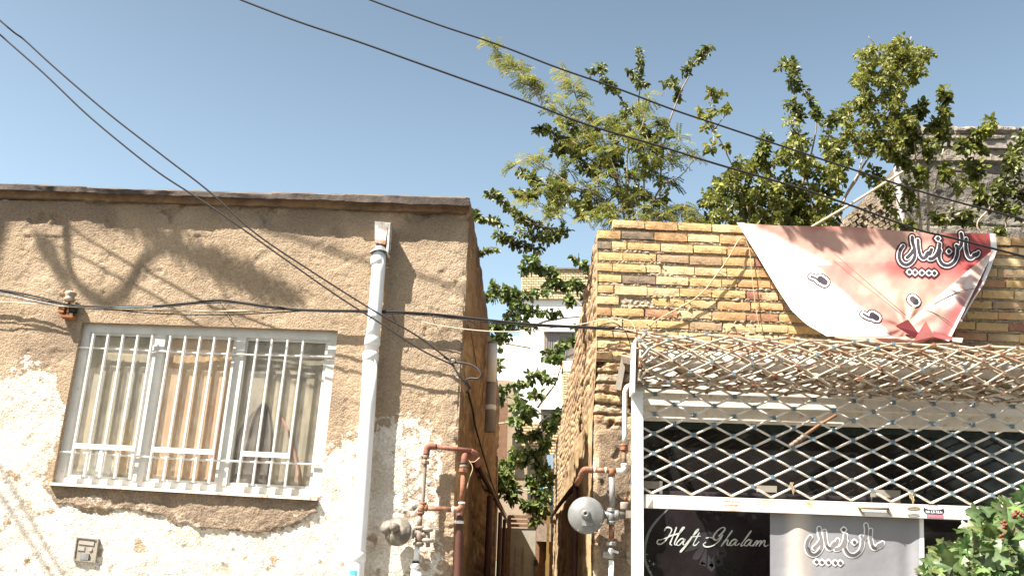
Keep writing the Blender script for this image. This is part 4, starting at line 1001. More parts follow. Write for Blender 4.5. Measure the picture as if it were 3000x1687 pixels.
    m = MB(); m.tube([fn(*T_(905, 325)) + Vector((0, -.06, 0)), fn(*T_(1250, 620)) + Vector((0, -.05, 0)), fn(*T_(1570, 880)) + Vector((0, -.03, 0))], .0022, 5); m.build('cord', M['redcord'], root, True)
M['redcord'] = mat('red_cord', (.36, .08, .08), rough=.7, var=.1)
red_banner()

# ------------------------------------------------------------------ ropes and cables
def wire(name, pts, r, mt, label, cat='cable', n=6, k=6, group=None):
    m = MB(); m.tube(cr(pts, k), r, n); return tag(m.build(name, mt, None, True), label, cat, group)
C3 = lambda x, y: (1700 + x / 3.22, 600 + y / 3.22)
wire('rope', [pw(*C3(x, y), Y) for x, y, Y in ((1570, 380, -.02), (1555, 335, -.03), (1520, 318, -.04), (1480, 355, -.05), (1440, 430, -.06), (1360, 560, -.055), (1270, 680, -.05), (1180, 800, -.045), (1060, 900, -.04), (900, 990, -.04), (720, 1090, -.03), (660, 1140, -.02))], .0048, M['rope'], 'tan rope sagging diagonally down the yellow brick parapet', 'rope')
wire('rope', [pw(*C3(x, y), Y) for x, y, Y in ((1560, 335, -.03), (1595, 420, -.03), (1610, 560, -.03), (1635, 800, -.03), (1655, 960, -.03), (1690, 1160, -.03))], .0028, M['rope'], 'thin tan cord hanging straight down the yellow brick parapet', 'rope')
F2 = 3000 / 2576
A_ = [(0, 52), (60, 100), (120, 155), (200, 225), (290, 300), (420, 400), (530, 485), (640, 585), (780, 680), (930, 775), (1050, 845), (1130, 905)]
B_ = [(0, 88), (110, 185), (215, 285), (310, 365), (400, 435), (480, 487), (560, 540), (700, 640), (850, 745), (960, 815), (1060, 880), (1140, 918)]
def pairY(x): return -.045 - .60 * (1 - x / 1330)
def ext(P, d): return [(P[0][0] - d[0], P[0][1] - d[1])] + P
wire('power_cable', [pw(x * F2, y * F2, pairY(x * F2)) for x, y in ext(A_, (260, 240))], .0062, M['cablegrey'], 'upper of the two dark cables slanting down the beige house front', 'cable', group='cables above the street')
wire('power_cable', [pw(x * F2, y * F2, pairY(x * F2) - .02) for x, y in ext(B_, (260, 230))], .0062, M['cablegrey'], 'lower of the two dark cables slanting down the beige house front', 'cable', group='cables above the street')
Cc = [(380, -90), (605, 0), (750, 55), (900, 105), (1040, 155), (1180, 205), (1340, 262), (1480, 315), (1650, 365), (1800, 412), (2000, 470), (2150, 520), (2300, 575), (2400, 600), (2576, 645), (2800, 700)]
Dd = [(700, -90), (930, 0), (1100, 62), (1250, 112), (1400, 170), (1550, 222), (1690, 275), (1800, 312), (1950, 362), (2150, 428), (2350, 492), (2576, 553), (2800, 620)]
wire('power_cable', [pw(x * F2, y * F2, -1.6) for x, y in Cc], .0060, M['cable'], 'lower of the two black cables crossing the open sky and the trees', 'cable', group='cables above the street')
wire('power_cable', [pw(x * F2, y * F2, -1.75) for x, y in Dd], .0052, M['cable'], 'upper of the two black cables crossing the open sky and the trees', 'cable', group='cables above the street')
E = [(-150, 830), (0, 848), (110, 868), (195, 890), (290, 897), (450, 895), (560, 887), (640, 880), (700, 886), (800, 900), (900, 908), (1100, 912), (1260, 920), (1400, 935), (1550, 950), (1700, 958), (1800, 962), (1900, 985)]
wire('telephone_cable', [pw(x, y, -.075) for x, y in E], .0045, M['cable'], 'black telephone cable strung level across the beige house front to the shop', 'cable')
offs = [((0, 884), (100, 890), (200, 898), (300, 902), (450, 908), (640, 911), (800, 908), (900, 906), (1060, 914), (1200, 920), (1330, 934), (1500, 948), (1750, 963), (1900, 968))]
wire('telephone_cable', [pw(x, y, -.07) for x, y in ((-150, 880),) + offs[0]], .0038, M['cablewhite'], 'thin cream telephone wire running just under the black telephone cable', 'cable')
wire('telephone_cable', [pw(x, y, -.065) for x, y in ((-150, 836), (0, 853), (120, 880), (200, 893), (300, 903), (400, 914), (520, 921), (650, 922), (800, 916), (930, 909), (1080, 916), (1260, 922), (1450, 946), (1700, 962))], .0042, M['cable'], 'thin dark telephone wire dipping above the barred window', 'cable')
wire('telephone_cable', [pw(x, y, -.08) for x, y in ((-150, 842), (0, 858), (195, 896), (420, 898), (640, 884), (850, 905), (1000, 910))], .0024, M['bluesheet'], 'thin pale blue telephone wire along the black telephone cable', 'cable')
wire('telephone_cable', [pw(x, y, -.07) for x, y in ((1120, 910), (1180, 922), (1260, 948), (1400, 968), (1530, 971), (1620, 960), (1700, 950), (1790, 933), (1850, 945), (1868, 1000))], .0035, M['cablewhite'], 'cream wire sagging across the alley mouth below the black cables', 'cable')
wire('telephone_cable', [pw(x, y, -.082) for x, y in ((448, 897), (560, 887), (640, 879), (720, 888), (800, 899), (900, 908), (1100, 911), (1260, 919), (1400, 934), (1550, 949), (1700, 957), (1800, 962))], .0085, M['cable'], 'thick black length of telephone cable from above the window to the shop', 'cable')
wire('telephone_cable', [pw(x, y, -.06) for x, y in ((-150, 852), (0, 866), (120, 888), (200, 900), (340, 908), (600, 912), (760, 913))], .003, M['cablegrey'], 'slack thin grey telephone wire passing under the insulator', 'cable')
wire('telephone_cable', [pw(x, y, -.085) for x, y in ((-150, 838), (0, 851), (110, 872), (200, 894), (300, 900), (460, 900), (650, 886), (800, 903), (920, 912), (1100, 915), (1260, 926), (1400, 940), (1560, 955), (1720, 962), (1860, 975))], .0038, M['cable'], 'second black telephone cable lashed beside the thicker one across the house front', 'cable')
wire('telephone_cable', [pw(x, y, -.05) for x, y in ((1148, 905), (1152, 930), (1168, 958), (1160, 975), (1150, 960))], .0025, M['cable'], 'loose black wire end curling below the cables right of the downpipe', 'cable')
wire('telephone_cable', [pw(x, y, -.03) for x, y in ((640, 882), (655, 900), (668, 918), (680, 936))], .0028, M['cable'], 'short tie wire holding the telephone cables above the window', 'cable')
wire('telephone_cable', [pw(x, y, -.05) for x, y in ((1752, 956), (1775, 948), (1800, 946), (1830, 968), (1846, 1010), (1850, 1050))], .0035, M['cable'], 'dark wire looping down the shop pillar beside the shutter', 'cable')
# shackle insulator on the left
def insul():
    root = empty('shackle_insulator', 'cream ceramic insulator in a rusty bracket on the house wall left of the window', 'insulator')
    c = pw(205, 872, -.06); m = MB(); m.lathe(c - Vector((0, 0, .03)), (0, 0, 1), [(0, .03), (.015, .042), (.03, .03), (.045, .03), (.06, .042), (.075, .03)], 20); m.build('ceramic_spool', M['ceramic'], root, True)
    m = MB(); a = pw(197, 925, -.055); m.bar(a, c + Vector((0, 0, .06)), .012, .012); m.box((a.x - .045, -.07, a.z - .012), (a.x + .045, .0, a.z + .002)); m.box((a.x - .04, -.05, a.z + .002), (a.x - .02, -.01, a.z + .04)); m.build('bracket', M['insrust'], root)
    m = MB(); b = pw(183, 905, -.05); m.box((b.x - .02, -.07, b.z - .03), (b.x + .02, -.02, b.z + .02)); m.build('clamp', M['insrust'], root)
    m = MB(); b = pw(208, 905, -.05); m.box((b.x - .028, -.06, b.z - .02), (b.x + .03, -.01, b.z + .022)); m.build('clamp', M['cable'], root)
    m = MB(); m.tube([pw(188, 862, -.05), pw(186, 852, -.05)], .008, 8); m.build('bolt', M['insrust'], root)
M['insrust'] = mat('bracket_rust', (.28, .12, .05), rough=.8, var=.4, vs_=30)
insul()
# cable ends at the corner of the house
def anchor():
    root = empty('cable_anchor', 'twisted loops of cable tied to an iron hook at the corner of the plaster house', 'cable hook')
    def t(pts, r, mt, nm): m = MB(); m.tube(cr(pts, 6), r, 6); m.build(nm, mt, root, True)
    t([pw(1300, 1045, -.05), pw(1325, 1060, -.05), pw(1355, 1063, -.06), pw(1388, 1072, -.07), pw(1408, 1092, -.08), pw(1402, 1108, -.07), pw(1378, 1108, -.04), pw(1366, 1116, -.02), pw(1378, 1138, .01)], .0075, M['cablegrey'], 'cable_loop')
    t([pw(1310, 1050, -.05), pw(1330, 1075, -.06), pw(1350, 1105, -.06), pw(1372, 1135, -.03), pw(1366, 1150, .01)], .0065, M['cablegrey'], 'cable_loop')
    t([pw(1318, 1058, -.05), pw(1330, 1063, -.06), pw(1335, 1052, -.06), pw(1322, 1048, -.05), pw(1318, 1062, -.05)], .004, M['cable'], 'tie_wire')
    t([pw(1355, 1065, -.03), pw(1362, 1100, -.02), pw(1362, 1128, .0)], .003, M['cablegrey'], 'tie_wire')
    t([pw(1262, 920, -.07), pw(1275, 950, -.03), pw(1285, 965, .0)], .002, M['cable'], 'tie_wire')
    t([pw(1360, 935, -.04), pw(1385, 945, -.03), pw(1390, 958, -.03), pw(1372, 962, -.03), pw(1366, 948, -.03), pw(1380, 972, -.02)], .003, M['cable'], 'tie_wire')
    m = MB(); m.tube([pw(1325, 1065, .02), pw(1325, 1062, -.06)], .007, 8); m.build('hook', M['rust'], root, True)
anchor()
wl = lambda x, y, o=.03: pxp(x, y, XL + o, SL)
wire('wall_cable', [wl(x, y) for x, y in ((1378, 960), (1386, 1010), (1396, 1075))], .003, M['cable'], 'thin dark wire hanging below the corner of the plaster house', 'cable')
wire('wall_cable', [wl(x, y) for x, y in ((1372, 1150), (1385, 1200), (1392, 1245), (1410, 1310), (1428, 1370), (1445, 1425), (1462, 1465), (1484, 1510))], .009, M['cable'], 'black cable running down and back along the shaded alley wall', 'cable')

# ------------------------------------------------------------------ alley pipes
def alley_pipes():
    grp = 'pipes in the alley'
    def pipe(nm, pts, r, mt, label, bands=()):
        root = empty(nm, label, 'pipe', grp); m = MB(); m.tube(cr(pts, 4) if len(pts) > 2 else pts, r, 14); m.build('pipe', mt, root, True)
        for p, d, rr, h, mm in bands: ring(root, p, d, rr, h, mm)
    D = lambda x, y: (1350 + x / 2.898, 1187 + y / 2.898)
    pipe('gas_pipe', [wl(*D(*q), .045) for q in ((120, 475), (250, 710), (330, 860), (400, 1000))], .026, M['riser'], 'dark red gas pipe running back along the left alley wall')
    pipe('gas_pipe', [pxp(*D(*q), XR - .045, SL) for q in ((985, 665), (900, 765), (820, 870), (745, 985))], .024, M['riser'], 'dark red gas pipe running back along the right alley wall')
    # vertical downpipes on the left wall
    def vert(x, y0, y1, o, r, mt, label, b=()):
        p = pxp(x, y0, XL + o, SL); q = Vector((p.x, p.y, max(.15, 0))); zt_ = pxp(x, y0, XL + o, SL).z
        ze = pxp(x, y1, XL + o, SL).z if y1 else .14; pipe('down_pipe', [Vector((p.x, p.y, ze)), Vector((p.x, p.y, zt_))], r, mt, label, [(Vector((p.x, p.y, zt_ - z)), (0, 0, 1), r * 1.12, .05, M['pvc']) for z in b])
    vert(1442, 1062, 1300, .09, .052, M['greypipe'], 'fat grey downpipe on the left alley wall', (.45,))
    p = pxp(1442, 1045, XL + .09, SL); m = MB(); root = empty('chimney_pipe', 'short white metal flue end sticking up over the alley wall', 'flue'); m.tube([p - Vector((0, 0, .25)), p + Vector((0, 0, .14))], .048, 16); m.build('flue', M['pvc'], root, True)
    ring(root, p + Vector((0, 0, .14)), (0, 0, 1), .053, .02, M['zinc'])
    vert(1436, 1452, 0, .06, .035, M['riser'], 'red riser pipe nearest the street on the left alley wall')
    vert(1466, 1500, 0, .06, .032, M['riser'], 'red riser pipe second from the street on the left alley wall')
    vert(1478, 1520, 0, .06, .03, M['riser'], 'red riser pipe third from the street on the left alley wall')
    p = pxp(1687, 1420, XR - .05, SL); pipe('down_pipe', [Vector((p.x, p.y, .14)), p], .022, M['riser'], 'red riser pipe on the right alley wall')
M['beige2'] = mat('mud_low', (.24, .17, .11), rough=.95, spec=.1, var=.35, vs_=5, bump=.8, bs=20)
M['greypipe'] = mat('grey_pipe', (.32, .30, .29), rough=.5, spec=.4, var=.3, vs_=5)
alley_pipes()

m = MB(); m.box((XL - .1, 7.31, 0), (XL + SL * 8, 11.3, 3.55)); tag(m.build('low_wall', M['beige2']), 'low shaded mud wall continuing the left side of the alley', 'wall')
# ------------------------------------------------------------------ end of the alley and the white block behind
def qslab(m, pts, Y, t=.05):
    T = [pw(x, y, Y) for x, y in pts]; m.hexa([T[3], T[2], T[1], T[0]] + [Vector((v.x, v.y + t, v.z)) for v in (T[3], T[2], T[1], T[0])])
def alley_end():
    Yg = 11.3; root = empty('metal_gate', 'pale grey-green metal gate shut across the far end of the alley', 'gate')
    L, Rr = pw(1470, 1545, Yg), pw(1600, 1545, Yg)
    m = MB(); m.box((L.x, Yg, .12), (pw(1572, 1545, Yg).x, Yg + .04, pw(1500, 1546, Yg).z)); lf = m.build('leaf', M['gate'], root)
    for x in (1512, 1532, 1534): m = MB(); a = pw(x, 1560, Yg); m.box((a.x, Yg - .012, .2), (a.x + .02, Yg, pw(1500, 1600, Yg).z)); m.build('gate_rib', M['gate'], lf)
    m = MB()
    for y in (1512, 1525, 1538): a = pw(1490, y, Yg); b = pw(1625, y + 2, Yg); m.bar(a, b, .05, .05)
    for x in (1492, 1576, 1612): m.bar(pw(x, 1510, Yg), Vector((pw(x, 1600, Yg).x, Yg, .12)), .07, .07)
    m.build('gate_frame', M['wood'], root)
    m = MB(); a = pw(1588, 1565, Yg - .1); m.box((a.x - .1, Yg - .12, a.z - .12), (a.x + .16, Yg - .04, a.z + .2)); m.build('meter_box', M['dirtymetal'], root)
    m = MB(); a = pw(1570, 1648, Yg); m.box((a.x - .03, Yg - .04, a.z - .05), (a.x + .02, Yg, a.z + .05)); m.build('handle', M['cable'], root)
    m = MB(); a, b = pw(1576, 1560, Yg + .05), pw(1660, 1560, Yg + .05); m.box((a.x, Yg + .05, .12), (b.x + .3, Yg + .3, a.z)); tag(m.build('gate_wall', M['wood']), 'dark brown wall beside the alley gate', 'wall')
    # courtyard wall (beige) behind the gate
    Yb = 13.5; root = empty('courtyard_wall', 'sunlit beige rendered wall with brick courses beyond the alley gate', 'wall')
    m = MB(); qslab(m, [(1440, 1330), (1700, 1335), (1700, 1640), (1440, 1640)], Yb, .3); m.build('render', M['beige'], root)
    m = MB(); rn = random.Random(9)
    for r in range(11):
        x = 1440 - (r % 2) * 9
        while x < 1700:
            y = 1238 + r * 8.6; m.col = mixc((.55, .38, .22), (.62, .46, .28), rn.random()); qslab(m, [(x, y), (x + 17, y + .5), (x + 17, y + 7), (x, y + 6.5)], Yb - .03, .3); x += 18.5
    m.build('brick_courses', M['brick'], root)
    m = MB(); qslab(m, [(1440, 1236), (1700, 1240), (1700, 1335), (1440, 1333)], Yb, .25); m.build('mortar_bed', M['mortar'], root)
    # laundry
    m = MB(); 
    def lf_(i, j): x = lerp(1574, 1592, i / 6); y = lerp(1427, 1448, j / 6); p = pw(x, y, Yb - 1 + .03 * math.sin(i * 1.5)); return tuple(p), (1, 1, 1)
    m.grid(6, 6, lf_); tag(m.build('washing', M['bluecloth'], None, True), 'turquoise cloth hanging on a line at the end of the alley', 'laundry')
    m = MB()
    def lg_(i, j): x = lerp(1590, 1620, i / 6); y = lerp(1420, 1480, j / 6); p = pw(x, y, Yb - .9 + .03 * math.sin(i * 1.5)); return tuple(p), (1, 1, 1)
    m.grid(6, 6, lg_); tag(m.build('washing', M['tarsheet'], None, True), 'dark cloth hanging on a line at the end of the alley', 'laundry')
    m = MB(); 
    for k in range(5):
        x = 1602 + k * 4; qslab(m, [(x, 1332), (x + 3, 1332), (x + 3, 1372), (x, 1372)], Yb - .6, .02)
    tag(m.build('corrugated_sheet', M['bluesheet']), 'pale blue corrugated sheet standing above the alley end', 'sheet')
    wire('washing_line', [pw(1520, 1432, Yb - 1), pw(1560, 1434, Yb - 1), pw(1615, 1425, Yb - 1)], .008, M['cablewhite'], 'pale washing line across the end of the alley', 'washing line')
    m = MB(); m.bar(pw(1607, 1480, 11.2), Vector((pw(1605, 1555, 11.2).x, 11.2, .12)), .045, .04); tag(m.build('plank', M['yellow']), 'narrow yellow plank standing at the end of the alley', 'plank')
    # old brown post and mud wall seen to the left
    m = MB(); qslab(m, [(1452, 1112), (1510, 1116), (1538, 1400), (1452, 1400)], 12.6, .4); tag(m.build('mud_wall', M['beige']), 'beige mud wall behind the grey downpipe', 'wall')
    m = MB(); m.bar(pw(1471, 1180, 12.3), pw(1466, 1400, 12.3), .24, .1); tag(m.build('wooden_post', M['wood']), 'brown post standing against the mud wall', 'post')
M['yellow'] = mat('yellow_paint', (.20, .13, .03), rough=.7, var=.2)
alley_end()
def white_block():
    Y = 16.0; root = empty('apartment_building', 'white rendered house with yellow brick parapet seen through the alley', 'house')
    m = MB(); qslab(m, [(1458, 985), (1545, 985), (1545, 1245), (1458, 1245)], Y + .01, 6); qslab(m, [(1530, 874), (1780, 880), (1780, 1400), (1530, 1400)], Y, 6); wallo = m.build('wall', M['white'], root)
    m = MB(); rn = random.Random(4)
    for r in range(12):
        x = 1528 - (r % 2) * 7
        while x < 1780:
            y = 790 + r * 7.2; m.col = mixc((.55, .42, .25), (.66, .54, .36), rn.random()); qslab(m, [(max(1528, x), y), (x + 13, y + .3), (x + 13, y + 5.6), (max(1528, x), y + 5.3)], Y - .08, .3); x += 14.5
    m.build('parapet', M['brick'], root)
    m = MB(); qslab(m, [(1528, 788), (1780, 790), (1780, 876), (1528, 876)], Y - .05, .6); m.build('parapet_mortar', M['mortar'], root)
    m = MB(); qslab(m, [(1526, 783), (1780, 786), (1780, 790), (1526, 788)], Y - .12, .7); m.build('parapet_cap', M['roof'], root)
    m = MB(); rn = random.Random(5)
    for r in range(17):
        x = 1648 - (r % 2) * 7
        while x < 1700:
            y = 1083 + r * 7.2; m.col = mixc((.55, .42, .25), (.66, .54, .36), rn.random()); qslab(m, [(max(1648, x), y), (x + 13, y + .3), (x + 13, y + 5.6), (max(1648, x), y + 5.3)], Y - .5, .5); x += 14.5
    m.build('brick_pier', M['brick'], root)
    for (a, b, c, d) in ((1593, 968, 1706, 1046), (1583, 1196, 1642, 1245)):
        m = MB(); qslab(m, [(a, b), (c, b + 2), (c, d + 2), (a, d)], Y - .02, .03); wn = m.build('window', M['greyplast'], root)
        m = MB(); qslab(m, [(a + 3, b + 4), (c, b + 6), (c, d + 1), (a + 3, d - 1)], Y - .035, .02); m.build('pane', M['winpane'], wn)
        m = MB(); qslab(m, [(a - 1, b - 2), (c, b), (c, b + 3), (a - 1, b + 1)], Y - .15, .12); m.build('window_head', M['white'], wn)
    m = MB(); 
    for k in range(9): x = 1600 + k * 7; qslab(m, [(x, 975), (x + 3.5, 975), (x + 3.5, 1040), (x, 1040)], Y - .05, .01)
    m.build('blind', M['blind'], root)
M['winpane'] = mat('far_pane', (.17, .15, .14), rough=.3, spec=.5, var=.2, vs_=2)
M['blind'] = mat('blind', (.24, .21, .20), rough=.7, var=.1)
white_block()

# grey block wall behind the shop, right
def grey_wall():
    root = empty('rendered_wall', 'tall weathered grey wall standing behind the shop at the right', 'wall')
    Y = 2.6; m = MB()
    def f(i, j):
        x = lerp(2640, 3150, i / 150); y = lerp(470, 760, j / 110) + (x - 2640) * .018; p = pw(x, y, Y); crs = (p.z * 5 + .1 * nz(p, 1, 1)) % 1
        d = fbm(p, 3, 4, 3) * .03 + abs(fbm(p, 10, 3, 5)) * .012 - (.018 * smooth(.09, .0, min(crs, 1 - crs)) * smooth(-.3, .3, nz(p, 2, 7)))
        c = mixc((.20, .18, .15), (.15, .135, .12), smooth(-.4, .4, fbm(p, 1.5, 4, 8))); return (p.x, p.y - d, p.z), c
    m.grid(150, 110, f)
    a = pw(2640, 470, Y); b = pw(2640, 760, Y); m.col = (.17, .145, .12); m.quad(a, b, (b.x, Y + 3, b.z), (a.x, Y + 3, a.z)); m.quad((b.x, Y, b.z), (b.x, Y, 0), (b.x, Y + 3, 0), (b.x, Y + 3, b.z)); c = pw(3150, 770, Y); m.quad(b, c, (c.x, Y, 0), (b.x, Y, 0))
    m.build('render', M['conc'], root, True)
    m = MB()
    def g(i, j):
        x = lerp(2636, 3150, i / 150); y = lerp(412, 474, j / 24) + (x - 2640) * .012; p = pw(x, y, Y - .035); d = fbm(p, 4, 4, 13) * .03 + (.0 if j < 22 else -.04 * (j - 22)); return (p.x, p.y - d, p.z), mixc((.27, .235, .19), (.20, .175, .145), smooth(-.3, .4, fbm(p, 2, 4, 18)))
    m.grid(150, 24, g); m.build('upper_band', M['conc'], root, True)
    m = MB(); rn = random.Random(8)
    for r in range(2):
        x = 2632 + r * 20
        while x < 3150:
            w_ = rn.uniform(60, 110); y = 366 + r * 24 + (x - 2640) * .005; m.col = mixc((.28, .24, .20), (.20, .175, .15), rn.random()); jx = rn.uniform(-2, 2)
            T = [(x, y + jx), (x + w_ - 5, y + jx * .3), (x + w_ - 5, y + 20), (x, y + 20)]; P = [pw(px_, py_, Y - .09 + r * .02) for px_, py_ in T]
            nx_ = 8
            V = []; 
            for jj in range(4):
                for ii in range(nx_ + 1):
                    p = lerp(lerp(P[0], P[1], ii / nx_), lerp(P[3], P[2], ii / nx_), jj / 3); ed = ii in (0, nx_) or jj in (0, 3); p.y += (.03 if ed else 0) - fbm(p, 8, 3, r) * .02; p.z += nz(p, 9, 3) * .015; V.append(p)
            m.add(V, [(jj * (nx_ + 1) + ii, (jj + 1) * (nx_ + 1) + ii, (jj + 1) * (nx_ + 1) + ii + 1, jj * (nx_ + 1) + ii + 1) for jj in range(3) for ii in range(nx_)]); x += w_
    m.build('coping_stones', M['conc'], root)
    m = MB(); a, b = pw(2636, 366, Y - .05), pw(3150, 370, Y - .05); m.box((a.x, Y - .05, pw(2640, 430, Y).z), (b.x, Y + .4, min(a.z, b.z) - .02)); m.build('core', M['mortar2'], root)
    # raking brickwork at its left foot: a sloping buttress of rough bricks
    r2 = empty('stepped_brick_wall', 'sunlit rough wall of slanting bricks below the bamboo pole', 'wall')
    m = MB(); A, B, C_, D_ = (2440, 700), (2560, 560), (2650, 540), (2650, 720)
    rn = random.Random(2)
    for k in range(16):
        for s in range(9):
            cx_ = 2440 + k * 15 + s * 19 - 60; cy_ = 720 - s * 13.2 + k * 7.5 - 30
            if not inpoly(cx_, cy_, [(2455, 730), (2480, 640), (2555, 565), (2645, 545), (2645, 730)]): continue
            u = Vector((1, -.72)).normalized() * 19 / 2 * 1.0; v = Vector((.55, 1)).normalized() * 5.6; c = Vector((cx_, cy_)); m.col = mixc((.28, .23, .17), (.35, .29, .21), rn.random()); Yj = 2.2 + rn.uniform(-.02, .02)
            T = [c - u - v, c + u * .8 - v, c + u * .8 + v, c - u + v]; P = [pw(t.x, t.y, Yj) for t in T]; m.hexa([P[3], P[2], P[1], P[0]] + [Vector((q.x, q.y + .3, q.z)) for q in (P[3], P[2], P[1], P[0])])
    m.build('bricks', M['conc'], r2)
    m = MB(); qq = [(2450, 740), (2475, 640), (2550, 562), (2650, 540), (2650, 740)]; P = [pw(x, y, 2.23) for x, y in qq]; n = len(P); m.col = (.3, .25, .2); m.add(P + [Vector((v.x, v.y + .3, v.z)) for v in P], [tuple(range(n)), tuple(range(n, 2 * n))[::-1]] + [(k, (k + 1) % n, n + (k + 1) % n, n + k) for k in range(n)]); m.build('backing', M['conc'], r2)
    # grey standing pipe
    m = MB(); root = empty('steel_post', 'grey steel tube standing upright in front of the grey wall', 'post'); a = pw(2643, 700, 2.0); b = pw(2628, 490, 2.0); m.tube([Vector((a.x, 2.0, 2.9)), b], .036, 14); m.build('tube', M['zinc2'], root, True); ring(root, pw(2632, 545, 2.0), b - a, .042, .03, M['zinc2'])
    m = MB(); m.tube([pw(2335, 690, .5), pw(2490, 600, .55), pw(2645, 503, .6)], .0105, 10); tag(m.build('bamboo_pole', M['bamboo'], None, True), 'long bamboo pole slanting up from behind the red banner', 'pole')
M['mortar2'] = mat('grey_mortar', (.26, .23, .2), rough=.95, var=.3, vs_=14, bump=.8, bs=20)
M['zinc2'] = mat('pale_steel', (.24, .22, .21), rough=.5, spec=.4, var=.25, vs_=6)
grey_wall()

# ------------------------------------------------------------------ vegetation
rv = random.Random(21)
GD = [(.072, .092, .022), (.115, .140, .030), (.165, .190, .042), (.22, .24, .065)]
GL = [(.18, .20, .040), (.24, .25, .05), (.29, .29, .065), (.15, .17, .035), (.28, .28, .085)]
GM = [(.155, .175, .032), (.205, .225, .042), (.26, .265, .055), (.11, .135, .028)]
def rvec(): 
    while True:
        v = Vector((rv.uniform(-1, 1), rv.uniform(-1, 1), rv.uniform(-1, 1)))
        if .01 < v.length < 1: return v.normalized()
def leaf(m, p, s, d=None, col=None, w_=.62):
    """broad pointed leaf folded along its midrib"""
    d = d or rvec(); n = rvec(); n = (n + Vector((0, -.4, .7))); n -= d * n.dot(d)
    if n.length < .05: return
    n.normalize(); x = d.cross(n); m.col = col; f = n * (s * .12)
    a = p; t = p + d * s - n * s * .12; l1 = p + d * s * .35 + x * s * w_ * .5 + f; l2 = p + d * s * .75 + x * s * w_ * .34 + f * .4; r1 = p + d * s * .35 - x * s * w_ * .5 + f; r2 = p + d * s * .75 - x * s * w_ * .34 + f * .4; c = p + d * s * .5
    m.add([a, l1, l2, t, r2, r1, c], [(0, 6, 1), (1, 6, 2), (2, 6, 3), (3, 6, 4), (4, 6, 5), (5, 6, 0)])
def frond(m, p, d, L, cols, k=9):
    """pinnate leaf: small leaflets both sides of a drooping rachis"""
    d = d.normalized(); side = d.cross(Vector((0, 0, 1)))
    if side.length < .1: side = Vector((1, 0, 0))
    side.normalize(); side = (side * math.cos(.4) + rvec() * .5).normalized(); c = rv.choice(cols); q = p.copy(); dd = d.copy(); ls = L * .22
    for i in range(k):
        dd = (dd + Vector((0, 0, -.11))).normalized(); q = q + dd * (L / k); s2 = (side - dd * side.dot(dd)).normalized(); nn = s2.cross(dd)
        for sg in (-1, 1):
            e = (s2 * sg + dd * .35 + nn * rv.uniform(-.25, .25)).normalized(); a = q; wv = dd * (ls * .24); m.col = tuple(x * rv.uniform(.8, 1.25) for x in c)
            m.add([a, a + e * ls * .5 + wv, a + e * ls, a + e * ls * .5 - wv], [(0, 1, 2, 3)])
def sprig(mf, ms, pts, conv, Y, r, n, size, pal, dense=1.0, stem=.004, spread=None, kind='leaf', fat=1.0):
    """stem along a polyline with leaves all round it; pts in crop px, r in crop px"""
    P2 = cr([Vector((a, b, 0)) for a, b in pts], 5) if len(pts) > 2 else [Vector((a, b, 0)) for a, b in pts]
    ph = rv.uniform(0, 6); dY = rv.uniform(-.12, .12)
    C = [pw(*conv(v.x, v.y), Y + dY + .06 * math.sin(ph + k * .5)) for k, v in enumerate(P2)]
    if ms and stem: ms.tube(C, stem, 5)
    scale = (pw(*conv(pts[0][0] + 100, pts[0][1]), Y) - pw(*conv(pts[0][0], pts[0][1]), Y)).length / 100
    rad = r * scale; L = sum((C[k + 1] - C[k]).length for k in range(len(C) - 1))
    for _ in range(int(n * dense * (1.7 if kind == 'leaf' else 1.5))):
        t = rv.random() * (len(C) - 1); k = int(t); k = min(k, len(C) - 2); q = lerp(C[k], C[k + 1], t - k); o = rvec() * rad * rv.random() ** .6; o.y *= fat
        if kind == 'leaf':
            d = (o.normalized() + Vector((0, 0, -.35)) + rvec() * .5).normalized(); shade = .65 + .5 * noise.noise((q + o) * 9 + Vector((3, 3, 3))) + .2
            leaf(mf, q + o - d * size * .3, size * rv.uniform(.65, 1.35), d, tuple(c * shade for c in rv.choice(pal)))
        else:
            d = (Vector((o.x, o.y * .6, abs(o.z) * .3)).normalized() + (C[0] - C[-1]).normalized() * .3); frond(mf, q, d, size * rv.uniform(.7, 1.15), pal)
def fill(mf, ms, poly, conv, Y, nsp, leaves, size, pal, r=30, dY=.35, ln=110, kind='leaf', up=(0, -1), thr=-.05):
    """fill an uneven crown with many short sprigs, leaving gaps where a noise field is low"""
    xs = [p[0] for p in poly]; ys = [p[1] for p in poly]; k = 0; tr = 0
    while k < nsp and tr < nsp * 30:
        tr += 1; x, y = rv.uniform(min(xs), max(xs)), rv.uniform(min(ys), max(ys))
        if not inpoly(x, y, poly) or noise.noise(Vector((x / 75, y / 75, Y * 3 + tr * 0))) < thr: continue
        a = math.atan2(up[1], up[0]) + rv.uniform(-1.0, 1.0); l = ln * rv.uniform(.4, 1)
        sprig(mf, ms, [(x, y), (x + math.cos(a) * l * .5 + rv.uniform(-8, 8), y + math.sin(a) * l * .5), (x + math.cos(a) * l, y + math.sin(a) * l * .9)], conv, Y + rv.uniform(-dY, dY), r, leaves, size, pal, 1, .0025, kind=kind)
        k += 1
cA = lambda x, y: (1350 + x / 2.415, 50 + y / 2.415)
cB = lambda x, y: (2100 + x / 2.229, 50 + y / 2.229)
cC = lambda x, y: (1350 + x / 2.898, 750 + y / 2.898)
cD = lambda x, y: (1350 + x / 2.898, 1187 + y / 2.898)
def stems(ms, L, conv, Y, r0, r1):
    for pts in L: ms.tube(cr([pw(*conv(a, b), Y + .03 * k) for k, (a, b) in enumerate(pts)], 6), r1, 6, r2=r0)
